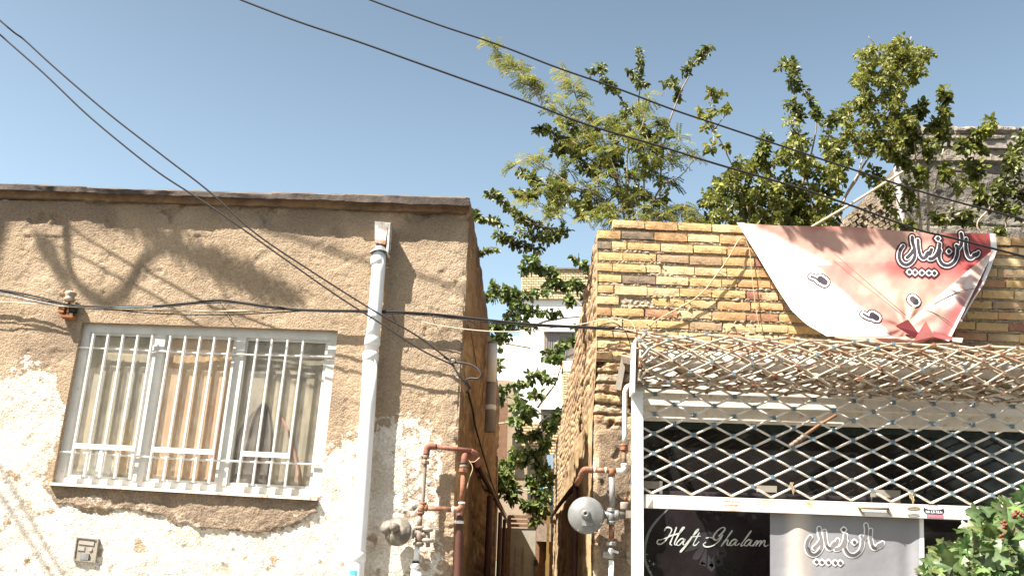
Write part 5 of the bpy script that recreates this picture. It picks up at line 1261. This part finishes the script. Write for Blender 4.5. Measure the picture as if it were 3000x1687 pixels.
def tree_mulberry():
    root = empty('mulberry_tree', 'dark-leaved tree with bare upright shoots rising left of the brick parapet corner', 'tree', None)
    f, s = MB(), MB(); Y = 1.1
    S = [([(1250, 215), (1270, 290), (1265, 370), (1270, 470)], 26, 52), ([(1180, 385), (1230, 430), (1265, 480), (1335, 485)], 24, 45), ([(1760, 215), (1700, 265), (1640, 340), (1570, 400)], 40, 105),
         ([(1440, 475), (1490, 460), (1530, 520), (1540, 590)], 32, 75), ([(910, 410), (985, 350), (1010, 430), (1040, 500), (1090, 510)], 32, 90), ([(1090, 530), (1160, 620), (1220, 680), (1260, 740)], 26, 40), ([(1380, 750), (1460, 770), (1490, 860)], 24, 34),
         ([(530, 810), (600, 790), (680, 850), (770, 880)], 38, 110), ([(640, 965), (720, 930), (800, 930), (860, 1000)], 38, 100), ([(680, 715), (760, 745), (810, 810)], 30, 50), ([(1040, 765), (1120, 780), (1185, 850)], 32, 70),
         ([(190, 1250), (260, 1270), (320, 1330), (400, 1400), (450, 1440)], 30, 110), ([(385, 1240), (450, 1260), (520, 1250), (570, 1180)], 34, 90), ([(410, 1090), (500, 1130), (530, 1180)], 34, 60), ([(80, 1370), (120, 1420), (220, 1440), (290, 1470)], 28, 80), ([(256, 1550), (330, 1580), (420, 1620), (560, 1640)], 36, 130), ([(106, 1672), (180, 1655), (263, 1640)], 18, 34), ([(380, 1500), (520, 1560), (640, 1560), (720, 1500)], 46, 130), ([(450, 1440), (600, 1500), (760, 1530)], 40, 80),
         ([(1060, 900), (1110, 980), (1090, 1050)], 50, 90), ([(1300, 830), (1370, 900), (1400, 980)], 50, 100), ([(840, 1040), (900, 1080), (980, 1110)], 44, 80), ([(620, 1180), (680, 1180), (760, 1240)], 40, 70)]
    for pts, r, n in S: sprig(f, s, pts, cA, Y, r, n, .046, GD, 1.15)
    fill(f, s, [(620, 1100), (760, 830), (1000, 780), (1200, 700), (1330, 740), (1440, 900), (1430, 1350), (1100, 1440), (560, 1440), (540, 1250)], cA, Y, 80, 20, .045, GM + GL[:2], 30, ln=90)
    stems(s, [[(1620, 410), (1560, 520), (1510, 650), (1470, 760), (1440, 900), (1420, 1050), (1410, 1200), (1400, 1500)], [(1270, 470), (1262, 560), (1250, 700), (1290, 1000), (1300, 1500)], [(1090, 520), (1160, 620), (1240, 720), (1290, 950)],
              [(770, 880), (900, 1000), (1060, 1100), (1150, 1300), (1220, 1500)], [(560, 1180), (700, 1200), (900, 1260), (1050, 1400), (1080, 1500)], [(450, 1440), (560, 1480), (680, 1500)]], cA, Y, .009, .006)
    b = pw(*cA(1230, 1500), Y); s.tube([b, b + Vector((.05, .02, -.8)), Vector((b.x + .1, Y + .03, 0))], .05, 8)
    f.build('crown', M['leafD'], root); s.build('trunk', M['bark'], root, True)
def tree_locust():
    root = empty('locust_tree', 'feathery pale green tree leaning out above the alley mouth', 'tree')
    f, s = MB(), MB(); Y = .85
    for pts, r, n in (([(200, 165), (270, 260), (340, 330), (390, 380)], 20, 26), ([(330, 330), (420, 400), (470, 460), (560, 560)], 30, 34), ([(730, 360), (790, 480), (830, 600)], 24, 26), ([(560, 480), (620, 560), (680, 660)], 30, 16), ([(480, 980), (540, 1010), (600, 1080)], 22, 14), ([(350, 1070), (430, 1020), (500, 1010)], 18, 12),
                      ([(830, 600), (900, 700), (960, 800)], 50, 22), ([(700, 620), (900, 820), (980, 950)], 60, 26), ([(430, 1250), (470, 1290), (480, 1330)], 20, 7)):
        sprig(f, s, pts, cA, Y, r, n, .135, GL[1:], 1, .003, kind='frond')
    fill(f, s, [(640, 760), (900, 720), (1200, 680), (1330, 560), (1420, 760), (1500, 900), (1700, 960), (1540, 1200), (1500, 1440), (560, 1440), (540, 1250), (740, 1050)], cA, Y + .1, 112, 4, .13, GL + [(.10,.13,.03)], 26, ln=90, kind='frond', thr=-.12)
    fill(f, s, [(1400, 1390), (1560, 1340), (1720, 1400), (1700, 1470), (800, 1470), (900, 1380)], cA, Y, 40, 4, .12, GL, 24, ln=60, kind='frond', thr=-.4)
    stems(s, [[(200, 165), (280, 270), (400, 390), (520, 520), (680, 660), (850, 780), (960, 900), (1050, 1100), (1110, 1180), (1160, 1440)], [(730, 360), (790, 480), (830, 600), (950, 760), (1020, 900), (1110, 1150)], [(340, 1080), (480, 1000), (640, 1090), (800, 1200), (1000, 1280), (1070, 1420)],
              [(1330, 560), (1280, 780), (1190, 900), (1180, 1150), (1230, 1440)], [(1680, 960), (1560, 1120), (1420, 1200), (1300, 1440)], [(1060, 1000), (1130, 1180), (1200, 1440)]], cA, Y, .010, .003)
    b = pw(*cA(1190, 1440), Y); s.tube([b, b + Vector((.0, .03, -.8)), Vector((b.x, Y + .03, 0))], .045, 8)
    f.build('crown', M['leafL'], root); s.build('trunk', M['bark'], root, True)
def tree_sapling():
    root = empty('thin_sapling', 'thin open sapling with pale leaves between the two larger trees', 'tree')
    f, s = MB(), MB(); Y = 1.0
    for pts, r, n in (([(1740, 510), (1780, 560), (1850, 540)], 34, 36), ([(1680, 640), (1720, 690), (1760, 700), (1780, 620)], 32, 44), ([(1830, 660), (1880, 660), (1900, 640)], 24, 30), ([(1700, 800), (1770, 780), (1790, 900), (1740, 900)], 40, 30), ([(1860, 900), (1890, 930)], 22, 14), ([(1720, 940), (1800, 950)], 22, 16)):
        sprig(f, s, pts, cA, Y, r, n, .05, GL[:3])
    stems(s, [[(1780, 560), (1760, 680), (1790, 790), (1850, 900), (1910, 1030), (1960, 1120), (2000, 1400)], [(1870, 700), (1820, 760), (1800, 800)]], cA, Y, .007, .003)
    b = pw(*cA(2000, 1400), Y); s.tube([b, Vector((b.x, Y, 0))], .014, 6)
    f.build('crown', M['leafL'], root); s.build('trunk', M['bark'], root, True)
def tree_bush():
    root = empty('leafy_bush', 'dense mixed green bush spreading behind the middle of the brick parapet', 'bush')
    f, s = MB(), MB(); Y = .95
    poly = [(-60, 1080), (60, 1000), (150, 990), (260, 960), (380, 900), (470, 810), (600, 800), (700, 830), (860, 840), (900, 930), (850, 1080), (800, 1180), (740, 1400), (-60, 1400), (-90, 1250)]
    fill(f, s, poly, cB, Y, 190, 24, .044, GM + GL[:2], 28, ln=70, thr=-.35)
    fill(f, s, [(-70, 1150), (250, 1080), (500, 1100), (760, 1150), (740, 1400), (-90, 1400)], cB, Y + .35, 90, 24, .048, GD, 32, ln=60, thr=-.6)
    for pts, r, n in (([(410, 335), (480, 295), (505, 360), (500, 440), (570, 480)], 42, 170), ([(600, 530), (625, 570)], 26, 26), ([(640, 610), (665, 660)], 34, 60), ([(470, 565), (520, 600), (550, 680)], 40, 95), ([(800, 600), (770, 670), (720, 700)], 38, 90), ([(320, 780), (300, 870), (280, 930)], 50, 150)):
        sprig(f, s, pts, cB, Y, r, n, .046, GD)
    for pts, r, n in (([(470, 640), (500, 740), (560, 820)], 60, 70), ([(720, 700), (730, 800), (700, 860)], 60, 70), ([(180, 930), (120, 1000)], 50, 36)): sprig(f, s, pts, cB, Y, r, n, .042, GL[:3])
    stems(s, [[(570, 480), (610, 570), (650, 690), (620, 880), (560, 1100), (600, 1400)], [(300, 940), (370, 1130), (350, 1400)], [(520, 690), (560, 900), (640, 1340)], [(0, 1100), (120, 1110), (200, 1180)], [(20, 1100), (150, 1150), (220, 1300)]], cB, Y, .010, .004)
    b = pw(*cB(560, 1400), Y); s.tube([b, Vector((b.x, Y, 0))], .04, 8)
    f.build('crown', M['leafD'], root); s.build('trunk', M['bark'], root, True)
def tree_right():
    root = empty('tall_tree', 'tall yellow-green tree with pale stems rising in front of the grey wall', 'tree')
    f, s = MB(), MB(); Y = 1.3
    poly = [(930, 240), (1060, 220), (1180, 160), (1300, 220), (1390, 260), (1380, 360), (1290, 420), (1210, 500), (1190, 560), (1290, 680), (1280, 820), (1200, 930), (960, 920), (850, 820), (830, 660), (900, 560), (950, 500), (900, 420), (900, 380)]
    fill(f, s, poly, cB, Y, 260, 15, .042, GL[:4] + GM[:3], 30, ln=60, thr=-.28, dY=.25)
    for pts, r, n in (([(1180, 150), (1220, 190)], 20, 18), ([(1350, 210), (1430, 250)], 20, 16), ([(900, 250), (950, 240)], 24, 14), ([(880, 400), (930, 430)], 30, 22), ([(1260, 400), (1300, 430)], 24, 16)): sprig(f, s, pts, cB, Y, r, n, .048, GL[:3])
    D_ = [([(1340, 570), (1330, 640)], 38, 60), ([(1480, 480), (1490, 530), (1470, 600), (1500, 650)], 38, 105), ([(1390, 700), (1470, 720), (1500, 800)], 52, 110), ([(1420, 800), (1360, 860), (1420, 900)], 50, 70), ([(1790, 680), (1760, 740), (1690, 770), (1640, 870), (1590, 810)], 42, 150), ([(1700, 830), (1740, 880)], 34, 30), ([(1480, 960), (1500, 1080)], 42, 60),
          ([(1620, 960), (1730, 1000), (1640, 1050), (1560, 1130)], 42, 95), ([(1690, 1110), (1760, 1190)], 36, 44), ([(1540, 1260), (1600, 1330), (1700, 1350)], 36, 46), ([(1250, 640), (1280, 780), (1250, 880)], 48, 100), ([(1000, 1000), (1050, 1080), (1100, 1150), (1150, 1280)], 56, 130), ([(1250, 1090), (1270, 1260)], 44, 55), ([(1340, 990), (1350, 1080)], 40, 40), ([(1180, 900), (1280, 1000)], 40, 60), ([(1420, 1300), (1480, 1330)], 36, 30), ([(1180, 1350), (1280, 1370)], 30, 40)]
    for pts, r, n in D_: sprig(f, s, pts, cB, Y, r, n, .060, GM, 1)
    stems(s, [[(1270, 130), (1220, 270), (1180, 480), (1130, 650), (1060, 800), (940, 1000), (850, 1150), (800, 1260), (760, 1420)], [(990, 130), (1040, 190), (1060, 290), (1130, 400), (1160, 500)], [(1210, 520), (1300, 680), (1350, 800), (1360, 950), (1380, 1150), (1380, 1440)], [(1290, 820), (1305, 1000), (1320, 1200), (1340, 1440)],
              [(1150, 1120), (1190, 1220), (1230, 1270), (1320, 1370), (1360, 1420)], [(980, 860), (940, 960), (920, 1050), (830, 1200), (790, 1420)], [(1480, 860), (1430, 1100), (1400, 1300)], [(1650, 1080), (1560, 1200), (1490, 1380)], [(1100, 890), (1250, 860)], [(1700, 1290), (1550, 1300)]], cB, Y, .013, .004)
    b = pw(*cB(1340, 1440), Y); s.tube([b, Vector((b.x, Y, 0))], .05, 8); b = pw(*cB(780, 1420), Y); s.tube([b, Vector((b.x + .3, Y, 0))], .04, 8)
    f.build('crown', M['leafL'], root); s.build('trunk', M['barkpale'], root, True)
def tree_edge():
    root = empty('shaded_tree', 'dark-leaved tree at the right edge in front of the grey wall', 'tree')
    f, s = MB(), MB(); Y = 1.2
    for pts, r, n in (([(1990, 770), (2060, 850)], 50, 60), ([(1990, 850), (1920, 930), (1960, 1010)], 60, 150), ([(1860, 1040), (1830, 1140), (1900, 1120)], 50, 110), ([(1940, 1100), (2010, 1180), (2080, 1150)], 60, 130), ([(1800, 1230), (1900, 1240), (1960, 1290)], 44, 80), ([(1750, 1200), (1710, 1220)], 30, 30), ([(1820, 1390), (1870, 1400)], 36, 30), ([(2080, 900), (2160, 1050), (2100, 1300)], 90, 160), ([(1610, 1270), (1680, 1300)], 30, 24)):
        sprig(f, s, pts, cB, Y, r, n, .052, GD)
    stems(s, [[(1990, 850), (1900, 1000), (1880, 1200), (1900, 1500)], [(2080, 900), (2040, 1200), (1960, 1500)], [(1830, 1140), (1780, 1250), (1700, 1360), (1800, 1500)], [(2010, 1110), (1940, 1150)]], cB, Y, .01, .004)
    b = pw(*cB(1950, 1500), Y); s.tube([b, Vector((b.x, Y, 0))], .04, 8)
    f.build('crown', M['leafD'], root); s.build('trunk', M['barkpale'], root, True)
GV = [(.07, .11, .028), (.10, .145, .035), (.13, .18, .042), (.17, .22, .055), (.22, .25, .075)]
def vine():
    root = empty('hanging_vine', 'leafy mulberry boughs hanging down inside the narrow alley', 'vine')
    f, s = MB(), MB(); Y = 9.0
    S = [([(500, 110), (560, 120), (640, 90), (700, 120), (780, 140), (830, 180)], 42, 150), ([(540, 40), (600, 20), (650, 40)], 38, 60), ([(750, 240), (820, 230), (900, 250), (980, 230), (1040, 300)], 50, 190), ([(950, 10), (1020, 60), (1080, 100), (1090, 200)], 34, 70),
         ([(260, 240), (300, 290), (400, 290), (470, 330), (560, 330), (650, 310), (760, 300)], 42, 190), ([(150, 380), (200, 340), (300, 350), (400, 370), (480, 400), (540, 440)], 44, 170), ([(380, 500), (460, 490), (560, 480), (640, 470), (720, 480), (850, 480)], 42, 150), ([(210, 620), (300, 600), (400, 590), (500, 560), (600, 620)], 46, 170),
         ([(230, 700), (300, 700), (400, 680)], 40, 90), ([(880, 370), (960, 400)], 34, 40), ([(720, 840), (800, 800), (860, 750), (960, 720), (1010, 700)], 46, 130), ([(750, 880), (850, 870)], 34, 55), ([(960, 600), (1010, 640), (1020, 740)], 34, 50), ([(570, 1020), (680, 1000), (700, 1040), (790, 1040)], 38, 80), ([(310, 1160), (400, 1130), (500, 1090), (580, 1060)], 32, 90),
         ([(600, 1180), (690, 1180)], 34, 45), ([(310, 1210), (360, 1210)], 40, 40), ([(480, 1180), (500, 1260), (560, 1300), (630, 1330)], 44, 120), ([(420, 1400), (500, 1400), (560, 1380)], 36, 70), ([(790, 1380), (870, 1330)], 40, 60), ([(330, 740), (340, 800)], 20, 12), ([(330, 870), (330, 980)], 26, 20)]
    for pts, r, n in S: sprig(f, s, pts, cC, Y, r, n, .105, GV, .72, .010)
    S = [([(440, 20), (520, 20), (600, 60)], 40, 80), ([(430, 130), (500, 130), (560, 90)], 40, 75), ([(470, 250), (530, 260)], 46, 60), ([(700, 130), (760, 190), (800, 120), (860, 60)], 48, 150), ([(740, 290), (700, 350), (640, 420), (560, 400), (420, 380)], 44, 170), ([(350, 500), (420, 480), (500, 470), (560, 450)], 38, 100), ([(370, 560), (400, 650), (440, 720), (430, 800)], 54, 190),
         ([(650, 510), (720, 570), (740, 640)], 50, 120), ([(570, 620), (620, 680), (640, 760)], 42, 95), ([(540, 830), (600, 870), (680, 830), (700, 900), (640, 880)], 48, 150), ([(330, 650), (360, 740)], 42, 70), ([(600, 1000), (650, 980)], 32, 26), ([(600, 260), (680, 240)], 36, 50), ([(680, 720), (740, 780)], 36, 44)]
    for pts, r, n in S: sprig(f, s, pts, cD, Y + .5, r, n, .115, GV, .72, .010)
    stems(s, [[(1110, 540), (1050, 450), (960, 360), (880, 320), (800, 310), (640, 320), (480, 330)], [(1080, 520), (960, 520), (850, 530), (700, 560), (600, 600), (400, 640)], [(1070, 760), (960, 830), (870, 890), (800, 1080), (700, 1220), (650, 1290)], [(430, 470), (390, 510), (300, 640)], [(1080, 210), (1080, 330), (1070, 420)], [(590, 780), (380, 740)], [(870, 890), (860, 1000)]], cC, Y, .020, .012)
    s.build('stem', M['barkpale'], root, True); s = MB()
    stems(s, [[(760, 80), (680, 150), (620, 260), (560, 350), (480, 390)], [(640, 70), (700, 75), (780, 80)], [(560, 340), (500, 420), (460, 560), (430, 700)], [(310, 155), (400, 145), (460, 120)], [(680, 150), (720, 400), (680, 600), (640, 800)]], cD, Y + .5, .020, .012)
    f.build('foliage', M['leafD'], root); s.build('stem', M['barkpale'], root, True)
def fig():
    root = empty('hawthorn_bush', 'glossy lobed-leaf bush with red-brown berries in the near right corner', 'bush')
    f, s, bm = MB(), MB(), MB(); c8 = lambda x, y: (2500 + x / 4.3, 1350 + y / 4.3); Y0 = -2.6
    poly = [(860, 1500), (960, 1350), (1060, 1160), (1230, 1040), (1440, 960), (1520, 800), (1640, 690), (1800, 640), (1920, 560), (1990, 470), (2160, 450), (2300, 430), (2600, 600), (2600, 1900), (900, 1900)]
    def lobed(p, sz, d, n, c):
        x = d.cross(n).normalized(); f.col = c; cr_ = tuple(min(1, q * 1.5 + .03) for q in c)
        prof = [(0, 0), (.12, .10), (.30, .42), (.38, .40), (.42, .20), (.50, .22), (.66, .46), (.74, .40), (.74, .20), (.84, .16), (1.0, 0)]
        L_ = [p + d * (t * sz) + x * (w_ * sz) + n * (w_ * sz * .25 - .18 * sz * t * t) for t, w_ in prof]; R_ = [p + d * (t * sz) - x * (w_ * sz) + n * (w_ * sz * .25 - .18 * sz * t * t) for t, w_ in prof]
        C = [p + d * (t * sz) - n * (.18 * sz * t * t) for t, w_ in prof]; k = len(prof)
        f.add(L_ + C + R_, [(i, i + 1, k + i + 1, k + i) for i in range(k - 1)] + [(k + i, k + i + 1, 2 * k + i + 1, 2 * k + i) for i in range(k - 1)], [c] * k + [cr_] * k + [tuple(q * .9 for q in c)] * k)
    n = 0
    while n < 620:
        x, y = rv.uniform(860, 2600), rv.uniform(430, 1900)
        if not inpoly(x, y, poly): continue
        edge = not inpoly(x - 60, y - 70, poly)
        p = pw(*c8(x, y), Y0 + rv.uniform(-.35, .45) * (.4 if edge else 1)); d = (rvec() + Vector((-.3, -.3, .15))).normalized(); nn = (Vector((-.2, -.5, .9)) + rvec() * .6); nn -= d * nn.dot(d); nn.normalize()
        c = tuple(k * rv.uniform(.8, 1.3) for k in rv.choice([(.055, .095, .024), (.075, .122, .03), (.042, .072, .02), (.10, .15, .042)])); lobed(p, rv.uniform(.05, .095), d, nn, c); n += 1
    for cx_, cy_ in ((2030, 690), (2060, 660), (1900, 780), (1920, 830), (2130, 690), (1870, 960)):
        for k in range(9):
            p = pw(*c8(cx_ + rv.uniform(-30, 30), cy_ + rv.uniform(-35, 35)), Y0 - .35 + rv.uniform(-.03, .03)); bm.lathe(p, rvec(), [(-.005, .002), (-.003, .004), (0, .0055), (.003, .004), (.005, .002)], 7)
    for k in range(16):
        a = (rv.uniform(1200, 2300), rv.uniform(700, 1300)); 
        if not inpoly(a[0], a[1] + 40, poly): continue
        s.tube(cr([pw(*c8(*a), Y0), pw(*c8(a[0] + 120, a[1] + 250), Y0 + .1), pw(*c8(2100, 1700), Y0 + .1)], 5), .004, 6, r2=.010)
    b = pw(*c8(2100, 1700), Y0 + .1); s.tube([b, Vector((b.x + .05, b.y, 0))], .03, 8)
    f.build('foliage', M['leafD'], root); s.build('stem', M['bark'], root, True); bm.build('berries', M['berry'], root, True)
tree_mulberry(); tree_locust(); tree_sapling(); tree_bush(); tree_right(); tree_edge(); vine(); fig()

# ------------------------------------------------------------------ things outside the frame that throw the shadows on the walls
def up(px_, py_, t): return pw(px_, py_, 0) - SD * t      # a point t metres towards the sun from a spot on the wall
c1 = lambda x, y: (x / 2.8975, 500 + y / 2.8975)
def off_frame():
    m = MB(); m.tube(cr([up(*c1(x, y), 3.3) for x, y in ((560, -300), (575, 200), (565, 380), (570, 620), (600, 850), (700, 1010), (880, 1100), (1040, 1060), (1150, 900), (1220, 760), (1330, 690), (1420, 640), (1700, 200), (1900, -300))], 6), .024, 8)
    tag(m.build('hanging_cable', M['cable'], None, True), 'slack loop of thick black cable hanging above the street, throwing the curved shadow', 'cable')
    m = MB(); 
    for k in range(9):
        a, b = (850 + k * 40, 300 + k * 38), (2200 - k * 5, 930 + k * 30 - 60)
    m.tube(cr([up(*c1(x, y), 5.2) for x, y in ((200, -200), (900, 300), (1400, 620), (2100, 960), (2400, 1080))], 5), .012, 8)
    # twiggy growth tangled in the cable
    f = MB(); 
    for k in range(1250):
        t = rv.random(); c = cr_bough(t); 
        p = up(*c1(c[0] + rv.gauss(0, 55), c[1] + rv.gauss(0, 48)), 4.6 + rv.uniform(-.5, .5)); leaf(f, p, rv.uniform(.025, .05), None, rv.choice(GD))
    for k in range(170):
        t = rv.random(); p = up(*c1(lerp(330, 590, t) + rv.gauss(0, 32), lerp(560, 980, t) + rv.gauss(0, 30)), 4.8 + rv.uniform(-.4, .4)); leaf(f, p, rv.uniform(.025, .05), None, rv.choice(GD))
    root = empty('street_tree', 'kerbside tree out of view at the left whose long bough shades the beige house', 'tree')
    p0 = up(*c1(400, 150), 5.3); m.tube(cr([p0, p0 + Vector((-1.6, .1, .6)), Vector((-8.6, -1.4, 7.5)), Vector((-9.2, -1.4, 4)), Vector((-9.2, -1.4, 0))], 6), .03, 8)
    f.build('crown', M['leafD'], root); m.build('trunk', M['bark'], root, True)
    # pole whose edge darkens the far left
    m = MB(); a, b = up(-45, 560, 5.2), up(-75, 1000, 5.2); d = (a - b).normalized(); root = empty('utility_pole', 'round concrete utility pole at the kerb left of the view', 'pole')
    m.tube([Vector((a.x, a.y, 9)), Vector((a.x - .02, a.y, 0))], .13, 16); m.build('shaft', M['greyplast'], root, True)
    # lower-left pair of shadows
    for k, (o, lab) in enumerate(((0, 'upper'), (60, 'lower'))):
        m = MB(); P = [up(x, y, 4.6) for x, y in (((-300, 850), (0, 1367), (186, 1687), (320, 1918)), ((-300, 1000), (0, 1448), (101, 1608), (250, 1850)))[k]]; m.tube(cr(P, 5), .014, 8); tag(m.build('service_cable', M['cable'], None, True), lab + ' of two service cables above the street left of the view', 'cable')
    m = MB(); m.tube(cr([up(x, y, 3.6) for x, y in ((300, 470), (560, 590), (752, 662), (1080, 766), (1356, 845), (1560, 900))], 5), .010, 8); tag(m.build('service_cable', M['cable'], None, True), 'single service cable above the street over the white downpipe', 'cable')
    # leafy twig above the banner
    root = empty('street_tree', 'street tree leaning over the shop from the kerb, shading the red banner', 'tree'); f, s = MB(), MB()
    c4 = lambda x, y: (2100 + x / 2.862, 620 + y / 2.862)
    for cx_, cy_, n, sx, sy in ((600, 170, 8, 40, 30), (760, 190, 22, 70, 45), (880, 250, 26, 70, 50), (960, 300, 16, 50, 40), (1150, 200, 26, 80, 40), (1220, 240, 12, 40, 40), (1420, 210, 24, 90, 50), (1480, 290, 12, 60, 40), (1650, 170, 16, 90, 40), (2050, 460, 20, 70, 40), (2200, 420, 14, 60, 60), (1900, 200, 14, 90, 30)):
        for k in range(int(n * 1.5)):
            p = up(*c4(cx_ + rv.gauss(0, sx * .6), cy_ + rv.gauss(0, sy * .6)), 2.6 + rv.uniform(-.1, .1)); leaf(f, p, rv.uniform(.07, .12), (Vector((.6, 0, -.6)) + rvec() * .5).normalized(), rv.choice(GM), w_=.4)
    for L_ in (((500, -80), (800, -80), (1100, -80), (1500, -90), (2000, -60)),):
        P = [up(*c4(x, y), 2.9) for x, y in L_]; s.tube(cr(P + [Vector((6.0, -2.2, 6.9)), Vector((7.4, -2.6, 4)), Vector((7.4, -2.6, 0))], 5), .008, 8)
    # scatter on the brick corner
    for k in range(26): p = up(1900 + rv.gauss(0, 70), 680 + rv.gauss(0, 22), 3.4); leaf(f, p, rv.uniform(.03, .05), None, rv.choice(GM), w_=.3)
    # dense bough that shades the right end of the parapet and the shutter box
    for k in range(420): p = up(rv.uniform(2925, 3200), rv.uniform(710, 1180), 3.9 + rv.uniform(-.5, .5)); leaf(f, p, rv.uniform(.07, .12), None, rv.choice(GM))
    f.build('crown', M['leafD'], root); s.build('trunk', M['bark'], root, True)
def cr_bough(t):
    P = [(900, 330), (1150, 430), (1400, 600), (1700, 720), (1950, 830), (2200, 960), (2500, 1060)]; k = min(int(t * 6), 5); a = t * 6 - k
    return (lerp(P[k][0], P[k + 1][0], a), lerp(P[k][1], P[k + 1][1], a))
off_frame()
# trees across the street, mirrored in the dark shop glass
def opposite():
    base = empty('street_tree', 'leftmost of the dark tree row across the street', 'tree', 'trees across the street'); f, s = MB(), MB()
    for k in range(2600):
        p = Vector((rv.gauss(0, 1.5), rv.gauss(0, 1.2), 4.6 + rv.gauss(0, 1.9))); leaf(f, p, rv.uniform(.2, .4), None, tuple(c * .7 for c in rv.choice(GD)))
    s.tube([Vector((0, 0, 0)), Vector((.1, 0, 3)), Vector((-.1, .1, 6))], .16, 8)
    a = f.build('crown', M['leafD'], base); b = s.build('trunk', M['bark'], base, True); base.location = (-2.5, -15, 0)
    for (x, y), lab in zip(((1.2, -14.5), (4.6, -15.2), (8.2, -14.6)), ('second', 'third', 'fourth')):
        c = base.copy(); COL.objects.link(c); c['label'] = lab + ' from the left in the dark tree row across the street'; c.location = (x, y, 0); c.rotation_euler[2] = x
        for ch in (a, b): d = ch.copy(); COL.objects.link(d); d.parent = c
opposite()
